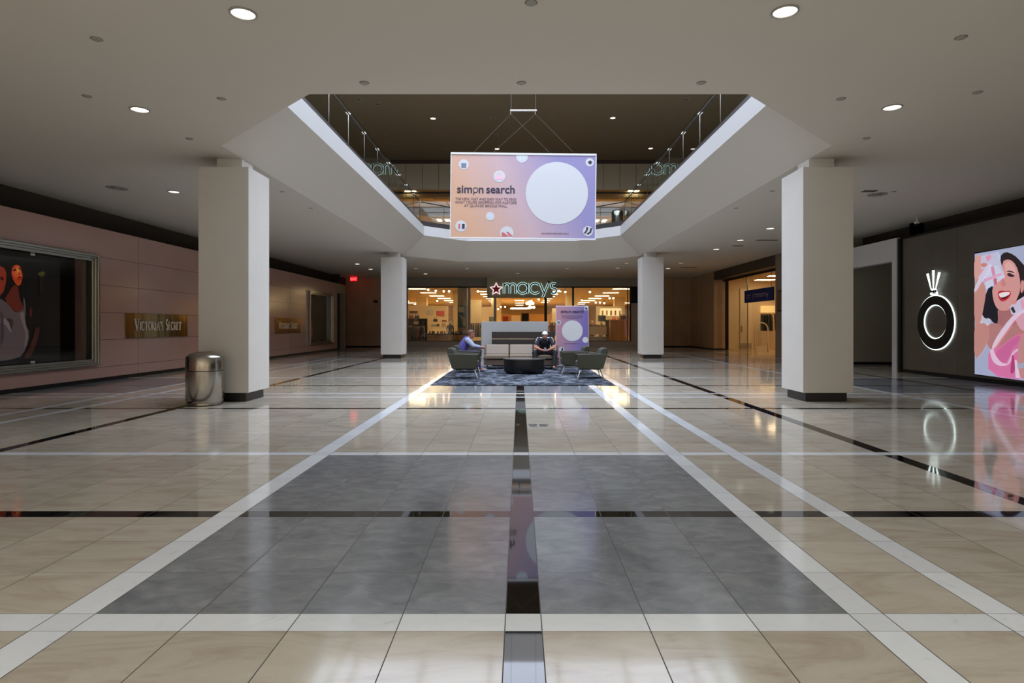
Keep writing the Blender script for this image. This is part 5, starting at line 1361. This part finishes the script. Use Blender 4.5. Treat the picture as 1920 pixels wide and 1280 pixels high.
for (px, Yq, l, a, b) in ((1110, 45.5, 'mannequin in amber clothes just right of the purple panel', pm[5], pm[4]), (1127, 47, 'mannequin in slate clothes behind the cream table', pm[2], pm[6]), (1098, 50, 'pale mannequin deeper behind the purple panel edge', pm[3], pm[9]),
                          (844, 44.6, 'dark dressed mannequin left of the striped photograph', pm[6], pm[4]), (906, 47.5, 'black dressed mannequin left of the entrance post', pm[6], pm[6]), (1034, 48.5, 'brown dressed mannequin right of the entrance post', pm[4], pm[6]), (923, 50, 'amber dressed mannequin behind the left entrance post', pm[5], pm[1])):
    mannequin((PX(px, Yq), Yq, 0), l, a, b)
# clothes rails
def garment(k):
    q = MB(); q.add([(-.02, -.20, 0), (.02, -.20, 0), (.025, .20, 0), (-.02, .20, 0), (-.03, -.26, -.85), (.04, -.22, -.88), (.03, .25, -.84), (-.03, .24, -.86), (-.02, -.08, .07), (.02, -.08, .07), (.02, .08, .07), (-.02, .08, .07)],
          [(0, 1, 5, 4), (1, 2, 6, 5), (2, 3, 7, 6), (3, 0, 4, 7), (4, 5, 6, 7), (0, 1, 9, 8), (2, 3, 11, 10), (8, 9, 10, 11), (1, 2, 10, 9), (3, 0, 8, 11)])
    return q.build('hanging_garment', pm[k % 10], bev=.01)
GM = {}
cn = ['red', 'tan', 'slate', 'cream', 'brown', 'amber', 'black', 'sage', 'coral', 'ivory']
def clothes_rail(x0, x1, Yq, z1, label, where, seq, sc=1.0):
    t = thing('clothes_rail', label, 'clothes rail', ((x0 + x1) / 2, Yq, 0))
    q = MB(); q.tube([(x0, Yq, z1), (x1, Yq, z1)], .016, 8); q.build('rail', M['chrome'], t)
    for x in (x0, x1):
        q = MB(); q.tube([(x, Yq, z1), (x, Yq, .03)], .014, 8); q.tube([(x, Yq - .25, .03), (x, Yq + .25, .03)], .018, 8); q.build('upright', M['chrome'], t)
    n = len(seq)
    for i, k in enumerate(seq):
        if k not in GM: o = GM[k] = garment(k)
        else: o = GM[k].copy(); COL.objects.link(o)
        o.location = (x0 + (x1 - x0) * (i + .7) / (n + .4), Yq, z1 - .09); o.scale = (max(.5, min(2.2, (x1 - x0) / (n + .4) / .085)) * sc, 1, 1); o.rotation_euler = (0, 0, .03 * ((i % 3) - 1))
        tag(o, '%s garment hanging on %s' % (cn[k], where), 'garment', '%s garments on %s' % (cn[k], where))
clothes_rail(PX(764, 42), PX(797, 42), 41.9, 1.35, 'chrome clothes rail at the left edge of the store windows', 'the rail at the left edge of the windows', [6, 4, 6, 2, 6, 0, 6, 4, 6])
clothes_rail(PX(882, 42), PX(902, 42), 42.2, 1.55, 'chrome clothes rail left of the white partition', 'the rail left of the white partition', [6, 6, 4, 7, 6, 2])
clothes_rail(PX(1105, 43), PX(1122, 43), 46.8, 1.5, 'chrome clothes rail behind the cream table', 'the rail behind the cream table', [6, 5, 3, 0])
clothes_rail(PX(1030, 44), PX(1052, 44), 44.4, 1.6, 'chrome clothes rail beside the purple panel', 'the rail beside the purple panel', [4, 6, 5, 1, 6])
clothes_rail(PX(820, 60), PX(850, 60), 60, 1.5, 'chrome clothes rail far back on the left of the store', 'the far back left rail', [8, 3, 9, 0, 5, 3])
clothes_rail(PX(1178, 44) - .6, PX(1178, 44) - .1, 44.2, 2.2, 'short tall clothes rail at the right edge of the windows', 'the tall rail at the right edge of the windows', [6, 0, 6])
t, hs = shelf_unit('shelf_unit', 'gold shelving just inside the entrance on the left', PX(917, 46), PX(929, 46), 46, .5, 2.05, 3, M['brass'])
fill(hs[:-1], PX(917, 46), PX(929, 46), 46, ['gift_box', 'perfume_bottle'], 'the gold shelving by the entrance', .24, 1)
t, x0, x1, z0, z1 = deskbox('grey_screen', 'dark grey display block behind the cream table', 'display block', 1122, 1136, 591, 602, 46, .2, pm[2])
q = MB(); q.box((x0 + x1) / 2 - .03, (x0 + x1) / 2 + .03, 46.05, 46.12, 0, z0); q.build('stem', M['chrome'], t)

# ------------------------------------------------------------------ upper department store lights
u0 = None
for k, (px, py) in enumerate([(766, 361), (777, 361), (811, 396), (826, 396), (824, 413), (839, 413), (1181, 360), (1192, 360), (1125, 396), (1140, 396), (1119, 414), (1133, 414), (870, 396), (900, 396), (935, 396), (970, 396), (1000, 396), (1035, 396), (1060, 396), (1090, 396), (900, 361), (950, 361), (1000, 361), (1050, 361), (900, 414), (950, 414), (1000, 414), (1050, 414)]):  # later entries, hidden by the banner, are added to brighten the upper store
    Yq = (10.96 - 1.4) * FPX / (610 - py); x = PX(px, Yq)
    if u0 is None: u0 = panel_light((x, Yq, 11.0), .34, 1.1, 'warm lit panel in the upper department store ceiling', 'warm ceiling panels in the upper department store'); 
    else: dup(u0, (x, Yq, 11.0))
relabel([o for o in COL.objects if o.get('group') == 'warm ceiling panels in the upper department store'], '%s of the visible and added warm panels from the left in the upper store ceiling')
t = thing('ceiling_track', 'dark track with spotlights in the upper store ceiling', 'track light', (-3.8, 46, 10.9))
q = MB(); q.box(-6.5, 7.5, 45.97, 46.03, 10.93, 10.99); q.build('track', M['black'], t)
for x in (-5.2, -4.8, -3.1, 1.5, 4.8, 5.6):
    q = MB(); q.tube([(x, 46, 10.93), (x, 45.95, 10.66)], .06, 8); q.build('spot_can', M['black'], t)

# ------------------------------------------------------------------ side store contents
s2 = None
for x, y in ((13.6, 28.5), (13.6, 32), (16, 30), (14.0, 34.8)):
    if s2 is None: s2 = panel_light((x, y, 4.03), 1.0, .5, 'warm light panel in the side store ceiling', 'warm light panels in the side store ceiling', M['warm2'])
    else: dup(s2, (x, y, 4.03))
t = thing('store_door', 'pale tall door with dark kick plate inside the side store', 'door', (PX(1399, 36.3), 36.35, 0))
q = MB(); q.box(PX(1388, 36.3), PX(1409, 36.3), 36.3, 36.38, .02, 3.6); q.build('leaf', M['cream'], t)
q = MB(); q.box(PX(1388, 36.3), PX(1409, 36.3), 36.27, 36.3, .02, .34); q.build('kick_plate', M['sill'], t)
q = MB(); q.tube([(PX(1391, 36.2), 36.2, 1.0), (PX(1391, 36.2), 36.2, 1.35)], .02, 6); q.tube([(PX(1391, 36.2), 36.2, 1.0), (PX(1391, 36.2), 36.3, 1.0)], .012, 6); q.tube([(PX(1391, 36.2), 36.2, 1.35), (PX(1391, 36.2), 36.3, 1.35)], .012, 6); q.build('door_handle', M['black'], t)
def gate(px, Yq, label):
    t = thing('security_gate', label, 'security gate', (PX(px, Yq), Yq, 0), group=None)
    w = .34; c = PX(px, Yq)
    pts = [(c - w, .0), (c - w, 1.2)] + arc(c, 1.2, w, 180, 0, 12, .35) + [(c + w, 0)]
    q = MB(); ribbon(q, pts, .06, Yq, Yq + .05); q.build('hoop', M['cream'], t)
    q = MB(); q.box(c - w, c + w, Yq, Yq + .06, .0, .30); q.build('base', M['cream'], t)
    for z in (.82, .92):
        q = MB(); q.box(c - w, c + w, Yq + .01, Yq + .04, z - .015, z + .015); q.build('crossbar', M['cream'], t)
gate(1428, 32.0, 'pale hoop shaped security gate inside the side store')
clothes_rail(PX(1426, 35), PX(1456, 35), 35.0, 2.05, 'clothes rail at the back of the side store', 'the rail at the back of the side store', [6, 6, 2, 6, 3, 6])
q = MB(); q.box(PX(1427, 36.3), PX(1453, 36.3), 36.3, 36.38, PZ(586, 36.3), PZ(573, 36.3)); o = q.build('header_box', mat('lit_header', (250, 220, 160), .5, emit=(255, 210, 130), es=.4)); tag(o, 'glowing cream header box above the side store rail', 'header box')
t = thing('blue_sign', 'dark blue hanging sign board over the side store entrance', 'sign', (11.7, 29.9, 2.55))
q = MB(); q.box(11.66, 11.71, 28.0, 31.6, 2.56, 3.19); q.build('board', M['bluesign'], t, bev=.005)
for y in (28.3, 31.3):
    q = MB(); q.tube([(11.69, y, 3.19), (11.69, y, 4.03)], .01, 6); q.build('hanger', M['black'], t)
q = MB(); mp = lambda u, v, a: (a, u, v)
for k in range(3): ribbon(q, [(31.25 - k * .17, 2.92), (31.12 - k * .17, 2.92)], .05, 11.652, 11.66, mp=mp)
for k in range(3): ribbon(q, [(31.25 - k * .17, 2.80), (31.12 - k * .17, 2.80)], .04, 11.652, 11.66, mp=mp)
ribbon(q, [(30.5, 2.70), (30.5, 3.02)], .04, 11.652, 11.66, mp=mp)
for k in range(7): ribbon(q, [(30.3 - k * .21, 2.78)] + [(30.3 - k * .21, 2.90)] + [(30.25 - k * .21, 2.95), (30.17 - k * .21, 2.95), (30.12 - k * .21, 2.90), (30.12 - k * .21, 2.78)], .035, 11.652, 11.66, mp=mp)
ribbon(q, [(28.75, 2.94), (28.66, 2.80)], .035, 11.652, 11.66, mp=mp); ribbon(q, [(28.56, 2.94), (28.70, 2.66)], .035, 11.652, 11.66, mp=mp)
q.build('lettering', M['signgrey'], t)
